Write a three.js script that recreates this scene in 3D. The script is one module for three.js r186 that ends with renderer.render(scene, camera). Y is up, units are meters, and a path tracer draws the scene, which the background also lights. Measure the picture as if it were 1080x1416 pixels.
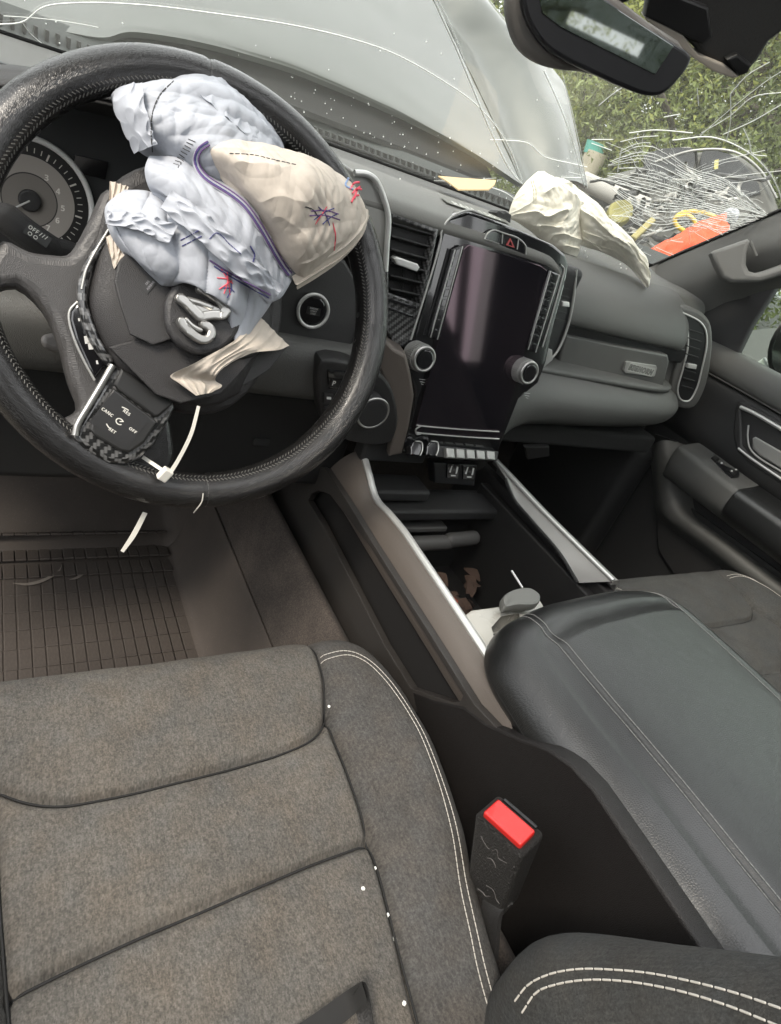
import * as THREE from 'three';
import { ImprovedNoise } from 'three/addons/math/ImprovedNoise.js';
import { mergeGeometries, toCreasedNormals } from 'three/addons/utils/BufferGeometryUtils.js';
import { MeshBVH } from 'three-mesh-bvh';
import { RoundedBoxGeometry } from 'three/addons/geometries/RoundedBoxGeometry.js';

// ------------------------------------------------------------------ camera, sky, sun, exposure
const scene = new THREE.Scene();
const CAM = { x: -0.5696, y: 0.8749, z: 0.5574, yaw: -0.6757, pitch: -0.5265, roll: 0.3823, f: 855.2, w: 1080, h: 1416 };
const camera = new THREE.PerspectiveCamera(2 * Math.atan(CAM.h / 2 / CAM.f) * 180 / Math.PI, CAM.w / CAM.h, 0.01, 400);
camera.position.set(CAM.x, CAM.y, CAM.z);
camera.rotation.set(CAM.pitch, CAM.yaw, CAM.roll, 'YXZ');
camera.updateMatrixWorld(true);
const renderer = new THREE.WebGLRenderer({ antialias: true });
renderer.setSize(781, 1024);
renderer.toneMapping = THREE.LinearToneMapping;
renderer.toneMappingExposure = 2.95;
renderer.shadowMap.enabled = true;

const noise = new ImprovedNoise();
function fbm(x, y, z, o = 4) { let s = 0, a = 0.5; for (let i = 0; i < o; i++) { s += a * noise.noise(x, y, z); x *= 2.03; y *= 2.03; z *= 2.03; a *= 0.5; } return s; }
let seed = 12345;
const rnd = () => { seed = (seed * 1664525 + 1013904223) >>> 0; return seed / 4294967296; };
const rr = (a, b) => a + (b - a) * rnd();

{ // overcast sky with soft cloud structure, brighter to the front left where the sun stands behind the cloud
  const W = 512, H = 256, d = new Float32Array(W * H * 4);
  for (let j = 0; j < H; j++) for (let i = 0; i < W; i++) {
    const el = (j / H - 0.5) * Math.PI, az = i / W * 2 * Math.PI, ce = Math.cos(el);
    const X = Math.cos(az) * ce, Y = Math.sin(el), Z = Math.sin(az) * ce;
    let b = 0.78 + 0.42 * Math.max(0, Y) + 0.34 * fbm(X * 2.2 + 5, Y * 3.4, Z * 2.2, 4);
    if (Y < 0) b = 0.45;
    const k = (j * W + i) * 4;
    d[k] = b * 1.0; d[k + 1] = b * 1.01; d[k + 2] = b * 1.02; d[k + 3] = 1;
  }
  const t = new THREE.DataTexture(d, W, H, THREE.RGBAFormat, THREE.FloatType);
  t.mapping = THREE.EquirectangularReflectionMapping; t.magFilter = THREE.LinearFilter; t.minFilter = THREE.LinearFilter; t.needsUpdate = true;
  scene.background = t; scene.environment = t;
}
const sun = new THREE.DirectionalLight(0xfff4e4, 1.4);
sun.position.set(-6, 9, 3); sun.target.position.set(0, 0.5, 0);
sun.shadow.radius = 30; sun.castShadow = true;
Object.assign(sun.shadow.camera, { left: -12, right: 12, top: 12, bottom: -12, near: 0.5, far: 40 });
sun.shadow.mapSize.set(2048, 2048);
scene.add(sun, sun.target);

// ------------------------------------------------------------------ helpers
const V = (x, y, z) => new THREE.Vector3(x, y, z);
const used = {};
function numbered(n) { const k = used[n] = (used[n] ?? -1) + 1; return k ? n + '_' + String(k).padStart(3, '0') : n; }
function shade(m) { m.castShadow = true; m.receiveShadow = true; return m; }
function thing(name, label, category, pos = [0, 0, 0], group) {
  const o = new THREE.Group(); o.name = numbered(name); o.position.set(...pos); scene.add(o);
  o.userData = { label, category }; if (group) o.userData.group = group; return o;
}
function tag(o, label, category, group) { o.userData.label = label; o.userData.category = category; if (group) o.userData.group = group; return o; }
function join(gs) {
  gs = (Array.isArray(gs) ? gs : [gs]).map((g) => {
    const h = g.clone();
    for (const k of Object.keys(h.attributes)) if (!['position', 'normal', 'uv'].includes(k)) h.deleteAttribute(k);
    if (!h.attributes.normal) h.computeVertexNormals();
    if (!h.attributes.uv) h.setAttribute('uv', new THREE.BufferAttribute(new Float32Array(h.attributes.position.count * 2), 2));
    if (!h.index) h.setIndex([...Array(h.attributes.position.count).keys()]);
    return h;
  });
  return gs.length > 1 ? mergeGeometries(gs) : gs[0];
}
function mesh(name, geo, mat, parent = scene, world = true) {   // geometry given in world coordinates unless world = false
  const g = join(geo);
  const m = shade(new THREE.Mesh(g, mat)); m.name = parent === scene ? numbered(name) : name; parent.add(m);
  if (world && parent !== scene) { parent.updateMatrixWorld(true); g.applyMatrix4(parent.matrixWorld.clone().invert()); }
  return m;
}
function struct(name, geo, mat) { const m = mesh(name, geo, mat); m.userData.kind = 'structure'; return m; }

// the camera of the photograph was recovered from it; hit() gives the point of a world plane seen at a photo position
const camPos = camera.position.clone();
function ray(px, py) { return V((px - CAM.w / 2) / CAM.f, -(py - CAM.h / 2) / CAM.f, -1).applyQuaternion(camera.quaternion); }
function on(px, py, axis, v) { const d = ray(px, py); return camPos.clone().addScaledVector(d, (v - camPos[axis]) / d[axis]); }
const trees = new WeakMap();
function cast(px, py, meshes, off = 0.0006) {                      // first surface of some meshes seen at a photo position
  const d = ray(px, py).normalize(); let best = null, bd = 1e9;
  for (const m of meshes) {
    m.updateWorldMatrix(true, false); let t = trees.get(m); if (!t) trees.set(m, t = new MeshBVH(m.geometry.clone()));
    const r = new THREE.Ray(camPos.clone(), d.clone()).applyMatrix4(m.matrixWorld.clone().invert()), h = t.raycastFirst(r, THREE.DoubleSide);
    if (h) { const p = h.point.clone().applyMatrix4(m.matrixWorld), q = p.distanceTo(camPos); if (q < bd) { bd = q; best = p; } }
  }
  return best && best.addScaledVector(d, -off);
}
class Frame {                                                    // a plane with origin o, axes u v and normal n
  constructor(o, u, n) { this.o = o; this.n = n.clone().normalize(); this.u = u.clone().addScaledVector(this.n, -u.dot(this.n)).normalize(); this.v = this.n.clone().cross(this.u).normalize(); this.m = new THREE.Matrix4().makeBasis(this.u, this.v, this.n).setPosition(o); }
  hit(px, py, h = 0) { const d = ray(px, py), p = this.o.clone().addScaledVector(this.n, h); const t = p.sub(camPos).dot(this.n) / d.dot(this.n); return camPos.clone().addScaledVector(d, t); }
  uv(px, py, h = 0) { const p = this.hit(px, py, h).sub(this.o); return new THREE.Vector2(p.dot(this.u), p.dot(this.v)); }
  at(a, b, h = 0) { return this.o.clone().addScaledVector(this.u, a).addScaledVector(this.v, b).addScaledVector(this.n, h); }
  lift(h) { return new Frame(this.o.clone().addScaledVector(this.n, h), this.u, this.n); }
}
function smooth2(pts, closed = true, n = 8) {
  const c = new THREE.CatmullRomCurve3(pts.map((p) => V(p.x, p.y, 0)), closed, 'centripetal');
  return c.getPoints(pts.length * n).slice(0, closed ? -1 : undefined).map((p) => new THREE.Vector2(p.x, p.y));
}
// a solid plate standing on a frame: outline (photo positions or metres), front face at height h, depth behind it, bevelled edges
function plate(F, pts, { h = 0, depth = 0.01, bevel = 0.002, seg = 2, smooth = false, holes = [], metres = false, crease = 0.7 } = {}) {
  const P = (L) => { let q = L.map((p) => metres ? new THREE.Vector2(p[0], p[1]) : F.uv(p[0], p[1], h)); if (smooth) q = smooth2(q, true, smooth === true ? 6 : smooth); return q; };
  const s = new THREE.Shape(P(pts)); for (const k of holes) s.holes.push(new THREE.Path(P(k)));
  const g = new THREE.ExtrudeGeometry(s, { depth: Math.max(0.0002, depth - 2 * bevel), bevelEnabled: bevel > 0, bevelThickness: bevel, bevelSize: bevel, bevelOffset: -bevel, bevelSegments: seg, curveSegments: 8 });
  g.translate(0, 0, h - depth + bevel); g.applyMatrix4(F.m);
  const r = toCreasedNormals(g, crease), p = r.attributes.position, q = r.attributes.normal, A = V(0, 0, 0), B = V(0, 0, 0), C = V(0, 0, 0);
  for (let i = 0; i < p.count; i += 3) {                           // the flat faces stay truly flat
    A.fromBufferAttribute(p, i); B.fromBufferAttribute(p, i + 1).sub(A); C.fromBufferAttribute(p, i + 2).sub(A); B.cross(C).normalize(); const k = B.dot(F.n);
    if (Math.abs(k) > 0.9995) for (let j = 0; j < 3; j++) q.setXYZ(i + j, F.n.x * Math.sign(k), F.n.y * Math.sign(k), F.n.z * Math.sign(k));
  }
  return r;
}
function disc(F, c, r, { h = 0, depth = 0.01, bevel = 0.002, inner = 0, n = 40, metres = false } = {}) {
  const q = metres ? new THREE.Vector2(...c) : F.uv(c[0], c[1], h), ring = (R) => Array.from({ length: n }, (_, i) => [q.x + R * Math.cos(i / n * 2 * Math.PI), q.y + R * Math.sin(i / n * 2 * Math.PI)]);
  return plate(F, ring(r), { h, depth, bevel, metres: true, holes: inner ? [ring(inner).reverse()] : [] });
}
function cr(a, b, c, d, t) { return 0.5 * (2 * b + (c - a) * t + (2 * a - 5 * b + 4 * c - d) * t * t + (3 * b - a - 3 * c + d) * t * t * t); }
function sampleGrid(rows, s, t) {                                // Catmull-Rom surface through a grid of points, s along a row, t across rows
  const R = rows.length, C = rows[0].length, ft = t * (R - 1), j = Math.min(R - 2, Math.floor(ft)), fs = s * (C - 1), i = Math.min(C - 2, Math.floor(fs));
  const g = (a, b) => {
    const A = Math.min(R - 1, Math.max(0, a)), B = Math.min(C - 1, Math.max(0, b)), p = rows[A][B].clone();
    if (a !== A) p.multiplyScalar(2).sub(rows[A === 0 ? 1 : R - 2][B]);
    if (b !== B) p.multiplyScalar(2).sub(rows[A][B === 0 ? 1 : C - 2]);
    return p;
  };
  const row = (a) => { const p = [g(a, i - 1), g(a, i), g(a, i + 1), g(a, i + 2)], f = fs - i; return V(cr(p[0].x, p[1].x, p[2].x, p[3].x, f), cr(p[0].y, p[1].y, p[2].y, p[3].y, f), cr(p[0].z, p[1].z, p[2].z, p[3].z, f)); };
  const q = [row(j - 1), row(j), row(j + 1), row(j + 2)], f = ft - j;
  return V(cr(q[0].x, q[1].x, q[2].x, q[3].x, f), cr(q[0].y, q[1].y, q[2].y, q[3].y, f), cr(q[0].z, q[1].z, q[2].z, q[3].z, f));
}
function gridGeo(P, nu, nv, closeU = false) {                    // P(i, j) -> Vector3, i in 0..nu, j in 0..nv; uv in metres along the sheet
  const pos = [], uv = [], idx = [], pts = [];
  for (let j = 0; j <= nv; j++) for (let i = 0; i <= nu; i++) { const p = P(i / nu, j / nv); pts.push(p); pos.push(p.x, p.y, p.z); }
  const W = nu + 1;
  for (let j = 0; j <= nv; j++) { let a = 0; for (let i = 0; i <= nu; i++) { if (i) a += pts[j * W + i].distanceTo(pts[j * W + i - 1]); uv.push(a, 0); } }
  for (let i = 0; i <= nu; i++) { let a = 0; for (let j = 0; j <= nv; j++) { if (j) a += pts[j * W + i].distanceTo(pts[(j - 1) * W + i]); uv[(j * W + i) * 2 + 1] = a; } }
  for (let j = 0; j < nv; j++) for (let i = 0; i < nu; i++) { const a = j * W + i; idx.push(a, a + 1, a + W, a + 1, a + W + 1, a + W); }
  const g = new THREE.BufferGeometry(); g.setAttribute('position', new THREE.Float32BufferAttribute(pos, 3)); g.setAttribute('uv', new THREE.Float32BufferAttribute(uv, 2)); g.setIndex(idx);
  g.computeVertexNormals();
  if (closeU) { const n = g.attributes.normal; for (let j = 0; j <= nv; j++) { const a = j * W, b = a + nu, v = V(n.getX(a) + n.getX(b), n.getY(a) + n.getY(b), n.getZ(a) + n.getZ(b)).normalize(); n.setXYZ(a, v.x, v.y, v.z); n.setXYZ(b, v.x, v.y, v.z); } }
  return g;
}
// a sheet with thickness through a grid of points; the second skin lies `th` behind along the vector back
function sheet(rows, nu, nv, th, back, disp) {
  const f = (s, t) => { const p = sampleGrid(rows, s, t); return disp ? p.addScaledVector(back, -disp(s, t, p)) : p; };
  const front = gridGeo(f, nu, nv), n = front.attributes.normal; let flip = 0; for (let i = 0; i < n.count; i += 7) flip += n.getX(i) * back.x + n.getY(i) * back.y + n.getZ(i) * back.z;
  const bk = gridGeo((s, t) => f(s, t).addScaledVector(back, th), nu, nv);
  const e = [gridGeo((s, k) => f(s, 0).addScaledVector(back, th * k), nu, 1), gridGeo((s, k) => f(s, 1).addScaledVector(back, th * k), nu, 1), gridGeo((t, k) => f(0, t).addScaledVector(back, th * k), nv, 1), gridGeo((t, k) => f(1, t).addScaledVector(back, th * k), nv, 1)];
  const turn = (g) => { const x = g.index.array; for (let i = 0; i < x.length; i += 3) { const q = x[i]; x[i] = x[i + 1]; x[i + 1] = q; } g.computeVertexNormals(); return g; };
  return join([flip > 0 ? turn(front) : front, flip > 0 ? bk : turn(bk), ...e]);
}
// a closed stuffed piece of cloth: grid of rim-to-rim points, swollen to both sides along n
function pillow(rows, nu, nv, n, front, back, fold) {
  const tap = (s, t) => Math.pow(Math.max(0, 16 * s * (1 - s) * t * (1 - t)), 0.42);
  const f = gridGeo((s, t) => { const p = sampleGrid(rows, s, t), k = tap(s, t); return p.addScaledVector(n, front * k + (fold ? fold(s, t, p) * Math.min(1, k * 2.2) : 0)); }, nu, nv);
  const b = gridGeo((s, t) => sampleGrid(rows, 1 - s, t).addScaledVector(n, -back * tap(s, t)), Math.ceil(nu / 2), Math.ceil(nv / 2));
  return join([f, b]);
}
// a body swept along x (or any axis pair) through closed profiles: secs = [[x, [[z, y], ...]], ...]
function loft(secs, nu = 24, per = 5, cap = true, place = (x, a, b) => V(x, b, a)) {
  const prof = secs.map(([x, p]) => { const c = new THREE.CatmullRomCurve3(p.map((q) => V(q[0], q[1], 0)), true, 'centripetal'); return c.getPoints(p.length * per).map((q) => place(x, q.x, q.y)); });
  const g = gridGeo((s, t) => { const i = Math.round(s * (prof[0].length - 1)), f = t * (prof.length - 1), j = Math.min(prof.length - 2, Math.floor(f)), k = f - j, P = (m) => prof[Math.max(0, Math.min(prof.length - 1, m))][i]; const a = P(j - 1), b = P(j), c = P(j + 1), d = P(j + 2); return V(cr(a.x, b.x, c.x, d.x, k), cr(a.y, b.y, c.y, d.y, k), cr(a.z, b.z, c.z, d.z, k)); }, prof[0].length - 1, nu, true);
  if (!cap) return g;
  const caps = [0, prof.length - 1].map((m) => {
    const pts = prof[m].slice(0, -1), c = pts.reduce((a, p) => a.add(p), V(0, 0, 0)).divideScalar(pts.length), sh = new THREE.BufferGeometry();
    const tri = THREE.ShapeUtils.triangulateShape(pts.map((p) => place === loft.place2 ? new THREE.Vector2(p.x, p.y) : new THREE.Vector2(p.z, p.y)), []);
    sh.setAttribute('position', new THREE.Float32BufferAttribute(pts.flatMap((p) => [p.x, p.y, p.z]), 3)); sh.setIndex(tri.flat()); sh.computeVertexNormals(); return sh;
  });
  return join([g, ...caps]);
}
function tube(pts, r, seg = 0, rad = 8, closed = false) { return new THREE.TubeGeometry(new THREE.CatmullRomCurve3(pts, closed, 'centripetal'), seg || pts.length * 8, r, rad, closed); }
function capTube(pts, r, seg, rad = 8) { return [tube(pts, r, seg, rad), new THREE.SphereGeometry(r, rad, 6).translate(...pts[0].toArray()), new THREE.SphereGeometry(r, rad, 6).translate(...pts[pts.length - 1].toArray())]; }
function box(x0, x1, y0, y1, z0, z1, r = 0.004) { const g = new RoundedBoxGeometry(x1 - x0, y1 - y0, z1 - z0, 2, Math.min(r, (x1 - x0) / 2.05, (y1 - y0) / 2.05, (z1 - z0) / 2.05)); g.translate((x0 + x1) / 2, (y0 + y1) / 2, (z0 + z1) / 2); const p = g.attributes.position, n = g.attributes.normal, u = g.attributes.uv; for (let i = 0; i < p.count; i++) { const ax = Math.abs(n.getX(i)), ay = Math.abs(n.getY(i)), az = Math.abs(n.getZ(i)); if (ax > ay && ax > az) u.setXY(i, p.getZ(i), p.getY(i)); else if (ay > az) u.setXY(i, p.getX(i), p.getZ(i)); else u.setXY(i, p.getX(i), p.getY(i)); } return g; }
function stitches(line, len, gap, r) {                             // a row of thread bits lying along a line of points
  const c = new THREE.CatmullRomCurve3(line), L = c.getLength(), n = Math.max(1, Math.floor(L / (len + gap))), out = [], q = new THREE.Quaternion();
  for (let i = 0; i < n; i++) { const a = c.getPointAt(i / n), b = c.getPointAt(Math.min(1, (i + len / (len + gap)) / n)), g = new THREE.CapsuleGeometry(r, a.distanceTo(b), 2, 5); g.applyQuaternion(q.setFromUnitVectors(V(0, 1, 0), b.clone().sub(a).normalize())); g.translate((a.x + b.x) / 2, (a.y + b.y) / 2, (a.z + b.z) / 2); out.push(g); }
  return join(out);
}
const CR = Array.from({ length: 12 }, () => { const v = V(rr(-1, 1), rr(-1, 1), rr(-1, 1)).normalize(); return [v, rr(0, 1), rr(0.7, 1.4)]; });
function creases(p, f, k0, n = 4) {                                // crumpled cloth: flat facets between sharp folds
  let s = 0; for (let k = 0; k < n; k++) { const [v, o, m] = CR[(k0 + k) % 12], w = noise.noise(p.x * f * 0.35 + k * 3.1, p.y * f * 0.35, p.z * f * 0.35 + k0), t = (p.x * v.x + p.y * v.y + p.z * v.z) * f * m + o + 0.9 * w, q0 = Math.abs(t - Math.floor(t) - 0.5) * 2, q = q0 * (1.5 - 0.5 * q0 * q0) * 0.95; s += (q - 0.55) * Math.max(0, 0.45 + 1.4 * noise.noise(p.x * f * 0.3 + k * 7.7, p.z * f * 0.3 + k0, p.y * f * 0.3)); }
  return s / n;
}
function crumple(p, k0, a = 1) { return a * (0.026 * creases(p, 13, k0) + 0.0125 * creases(p, 30, k0 + 3) + 0.0058 * creases(p, 78, k0 + 6)); }
function segDist(x, y, L) { let m = 1e9; for (let i = 0; i < L.length - 1; i++) { const [ax, ay] = L[i], [bx, by] = L[i + 1], dx = bx - ax, dy = by - ay; let t = ((x - ax) * dx + (y - ay) * dy) / (dx * dx + dy * dy); t = t < 0 ? 0 : t > 1 ? 1 : t; const ex = ax + t * dx - x, ey = ay + t * dy - y, d = ex * ex + ey * ey; if (d < m) m = d; } return Math.sqrt(m); }
function spline2(L, n = 10) { return new THREE.CatmullRomCurve3(L.map((p) => V(p[0], p[1], 0)), false, 'centripetal').getPoints((L.length - 1) * n).map((p) => [p.x, p.y]); }

// ------------------------------------------------------------------ materials
const texCache = {};
function dataTex(key, size, fn, srgb, metres) {
  const d = new Uint8Array(size * size * 4);
  for (let j = 0; j < size; j++) for (let i = 0; i < size; i++) { const c = fn(i, j, size), k = (j * size + i) * 4; for (let q = 0; q < 3; q++) d[k + q] = Math.max(0, Math.min(255, (Array.isArray(c) ? c[q] : c) * 255)); d[k + 3] = 255; }
  const t = new THREE.DataTexture(d, size, size, THREE.RGBAFormat); t.wrapS = t.wrapT = THREE.RepeatWrapping; t.magFilter = THREE.LinearFilter; t.minFilter = THREE.LinearMipmapLinearFilter; t.generateMipmaps = true; t.repeat.set(1 / metres, 1 / metres);
  if (srgb) t.colorSpace = THREE.SRGBColorSpace; t.needsUpdate = true; return t;
}
function hash2(x, y, s) { let h = (x * 374761393 + y * 668265263 + s * 974711) | 0; h = Math.imul(h ^ (h >>> 13), 1274126177); h ^= h >>> 16; return (h >>> 0) / 4294967296; }
function vnoise(x, y, px, py, s) {                                 // periodic value noise
  const xi = Math.floor(x), yi = Math.floor(y), fx = x - xi, fy = y - yi, u = fx * fx * (3 - 2 * fx), v = fy * fy * (3 - 2 * fy), m = (n, p) => ((n % p) + p) % p;
  const A = hash2(m(xi, px), m(yi, py), s), B = hash2(m(xi + 1, px), m(yi, py), s), C = hash2(m(xi, px), m(yi + 1, py), s), D = hash2(m(xi + 1, px), m(yi + 1, py), s);
  return (A + (B - A) * u) * (1 - v) + (C + (D - C) * u) * v - 0.5;
}
function tile(i, j, S, f, o = 3, sd = 0, asp = 1) {                // tileable noise
  let s = 0, a = 1; for (let k = 0; k < o; k++) { const fy = Math.max(1, Math.round(f * asp)); s += a * vnoise(i / S * f, j / S * fy, f, fy, sd * 17 + k); f *= 2; a *= 0.55; } return s;
}
function cells(S, n, sd) {                                         // tileable Worley field -> distance to cell border
  const q = []; let s0 = sd; const r = () => { s0 = (s0 * 1664525 + 1013904223) >>> 0; return s0 / 4294967296; };
  for (let a = 0; a < n * n; a++) q.push([r(), r()]);
  return (i, j) => { const x = i / S * n, y = j / S * n, cx = Math.floor(x), cy = Math.floor(y); let d1 = 9, d2 = 9; for (let b = -1; b <= 1; b++) for (let a = -1; a <= 1; a++) { const gx = ((cx + a) % n + n) % n, gy = ((cy + b) % n + n) % n, p = q[gy * n + gx], dx = cx + a + p[0] - x, dy = cy + b + p[1] - y, d = Math.sqrt(dx * dx + dy * dy); if (d < d1) { d2 = d1; d1 = d; } else if (d < d2) d2 = d; } return d2 - d1; };
}
const wG = cells(256, 40, 5), wL = cells(256, 26, 9);
const grainTex = dataTex('grain', 256, (i, j) => Math.min(1, wG(i, j) * 2.2), false, 0.05);
const leatherTex = dataTex('leather', 256, (i, j, S) => 0.7 * Math.min(1, wL(i, j) * 2.4) + 0.3 * (0.5 + tile(i, j, S, 6, 3)), false, 0.045);
const wh = []; for (let k = 0; k < 512 * 512; k++) wh.push(rnd());
const cloth = (key, lvl, amp, tint, sd) => dataTex(key, 1024, (i, j, S) => {   // melange woven cloth: light and dark threads, faint ribs
  const n = amp * (0.9 * tile(i, j, S, 300, 1, sd, 0.5) + 0.75 * tile(i, j, S, 210, 1, sd + 1, 1.5) + 0.40 * tile(i, j, S, 96, 2, sd + 2) + 0.16 * tile(i, j, S, 26, 2, sd + 3)) + 0.045 * tile(i, j, S, 6, 2, sd + 4) + 0.012 * Math.sin(i / S * Math.PI * 2 * 48);
  const b = lvl + n * 0.66, w = tile(i, j, S, 14, 2, sd + 5) * 0.035;
  return [b * (tint[0] + w), b * tint[1], b * (tint[2] - w)];
}, true, 0.23);
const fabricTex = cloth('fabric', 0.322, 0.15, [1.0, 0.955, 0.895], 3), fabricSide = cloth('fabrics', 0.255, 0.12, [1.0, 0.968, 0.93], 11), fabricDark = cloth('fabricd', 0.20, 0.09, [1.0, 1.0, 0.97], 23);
const matTex = dataTex('mat', 512, (i, j, S) => { const q = 0.5 + 0.5 * tile(i, j, S, 5, 5, 41), s = wh[j * 512 + i] > 0.9975 ? 0.12 : 0, b = 0.235 + 0.075 * (q - 0.5) + 0.03 * (wh[j * 512 + i] - 0.5) + s; return [b * 1.05, b * 0.945, b * 0.87]; }, true, 0.5);
const fabricBump = dataTex('fabricb', 512, (i, j, S) => 0.5 + 0.5 * tile(i, j, S, 128, 2, 5, 0.6) + 0.4 * tile(i, j, S, 160, 1, 6, 1.4), false, 0.11);
const carpetTex = dataTex('carpet', 256, (i, j, S) => { const b = 0.235 + 0.13 * (wh[j * 256 + i] - 0.5) + 0.035 * tile(i, j, S, 8, 4); return [b * 1.05, b * 0.95, b * 0.88]; }, true, 0.22);
const carbonTex = dataTex('carbon', 128, (i, j) => { const a = i >> 4, b = j >> 4, on = ((a - b) % 4 + 4) % 4 < 2, u = on ? (j & 15) : (i & 15); return (on ? 0.045 : 0.30) + 0.07 * Math.sin(u / 16 * Math.PI); }, true, 0.022);
const clothTex = dataTex('cloth', 256, (i, j, S) => 0.93 + 0.05 * (((i ^ j) & 1) - 0.5) + 0.05 * tile(i, j, S, 6, 3), true, 0.05);
const clothBump = dataTex('clothb', 256, (i, j, S) => 0.5 + 0.25 * (((i >> 1) ^ (j >> 1)) & 1) + 0.25 * tile(i, j, S, 12, 3), false, 0.06);
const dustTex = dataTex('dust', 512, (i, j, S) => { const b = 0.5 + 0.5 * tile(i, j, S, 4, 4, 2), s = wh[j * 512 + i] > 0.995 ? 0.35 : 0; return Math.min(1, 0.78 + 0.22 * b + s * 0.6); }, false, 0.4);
const smudge = dataTex('smudge', 512, (i, j, S) => 0.35 + 0.7 * Math.abs(tile(i, j, S, 7, 4, 4)) + 0.25 * Math.abs(tile(i, j, S, 30, 2, 1)), false, 0.25);
const std = (c, rough, o = {}) => new THREE.MeshStandardMaterial({ color: new THREE.Color().setRGB(...c), roughness: rough, side: THREE.DoubleSide, ...o });
const phys = (c, rough, o = {}) => new THREE.MeshPhysicalMaterial({ color: new THREE.Color().setRGB(...c), roughness: rough, side: THREE.DoubleSide, ...o });
const M = {
  dash: std([0.086, 0.086, 0.081], 0.44, { bumpMap: grainTex, bumpScale: 0.00025 }),
  dashDark: std([0.015, 0.015, 0.0155], 0.55, { bumpMap: grainTex, bumpScale: 0.00025 }),
  plastic: std([0.016, 0.0155, 0.0155], 0.48, { bumpMap: grainTex, bumpScale: 0.0002 }),
  black: std([0.008, 0.008, 0.009], 0.35),
  matt: std([0.012, 0.012, 0.012], 0.85),
  gloss: phys([0.006, 0.006, 0.007], 0.12, { clearcoat: 1, clearcoatRoughness: 0.04 }),
  screen: phys([0.006, 0.006, 0.008], 0.06, { specularColor: new THREE.Color(1, 0.72, 0.82), ior: 1.75, clearcoat: 0.0 }),
  taupe: std([0.115, 0.098, 0.085], 0.42, { metalness: 0.25, bumpMap: grainTex, bumpScale: 0.00012 }),
  silver: std([0.60, 0.60, 0.58], 0.3, { metalness: 0.5 }),
  satin: std([0.36, 0.36, 0.345], 0.38, { metalness: 0.5 }),
  chrome: std([0.42, 0.415, 0.40], 0.32, { metalness: 0.85 }),
  leather: phys([0.009, 0.0095, 0.0095], 0.34, { clearcoat: 0.5, clearcoatRoughness: 0.34, bumpMap: leatherTex, bumpScale: 0.00022 }),
  wheelLeather: phys([0.0095, 0.009, 0.009], 0.42, {clearcoat: 0.35, clearcoatRoughness: 0.3, bumpMap: leatherTex, bumpScale: 0.00018, roughnessMap: smudge }),
  wheelGrey: std([0.056, 0.054, 0.054], 0.45, { bumpMap: grainTex, bumpScale: 0.00015 }),
  hub: std([0.023, 0.0215, 0.022], 0.55, { bumpMap: grainTex, bumpScale: 0.0002 }),
  carbon: phys([1, 1, 1], 0.3, { map: carbonTex, clearcoat: 1, clearcoatRoughness: 0.08 }),
  fabric: std([1, 1, 1], 0.95, { map: fabricTex, bumpMap: fabricBump, bumpScale: 0.0005 }),
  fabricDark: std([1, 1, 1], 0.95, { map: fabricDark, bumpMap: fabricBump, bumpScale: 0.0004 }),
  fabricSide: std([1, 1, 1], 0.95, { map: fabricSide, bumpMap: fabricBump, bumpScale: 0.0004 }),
  carpet: std([1, 1, 1], 1, { map: carpetTex }),
  rubber: std([1, 1, 1], 0.75, { map: matTex }),
  thread: std([0.46, 0.44, 0.40], 0.85),
  threadDark: std([0.05, 0.05, 0.05], 0.7),
  bagWhite: std([0.44, 0.462, 0.51], 0.85, { map: clothTex, bumpMap: clothBump, bumpScale: 0.0002 }),
  bagBeige: std([0.60, 0.535, 0.46], 0.8, { map: clothTex, bumpMap: clothBump, bumpScale: 0.0003 }),
  bagCream: std([0.80, 0.775, 0.67], 0.85, { map: clothTex, bumpMap: clothBump, bumpScale: 0.0002 }),
  purple: std([0.13, 0.07, 0.20], 0.8), navy: std([0.06, 0.06, 0.19], 0.8), pink: std([0.72, 0.10, 0.14], 0.8),
  white: std([0.78, 0.78, 0.76], 0.45), tie: std([0.70, 0.68, 0.62], 0.4),
  red: phys([0.50, 0.016, 0.014], 0.4, { clearcoat: 0.3 }),
  paint: phys([0.098, 0.106, 0.097], 0.45, { metalness: 0.2, clearcoat: 0.8, clearcoatRoughness: 0.12 }),
  print: std([0.55, 0.55, 0.53], 0.6),
  trim: std([0.14, 0.14, 0.135], 0.6, { bumpMap: grainTex, bumpScale: 0.00025 }),
  card: std([0.55, 0.42, 0.24], 0.8),
};

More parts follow.
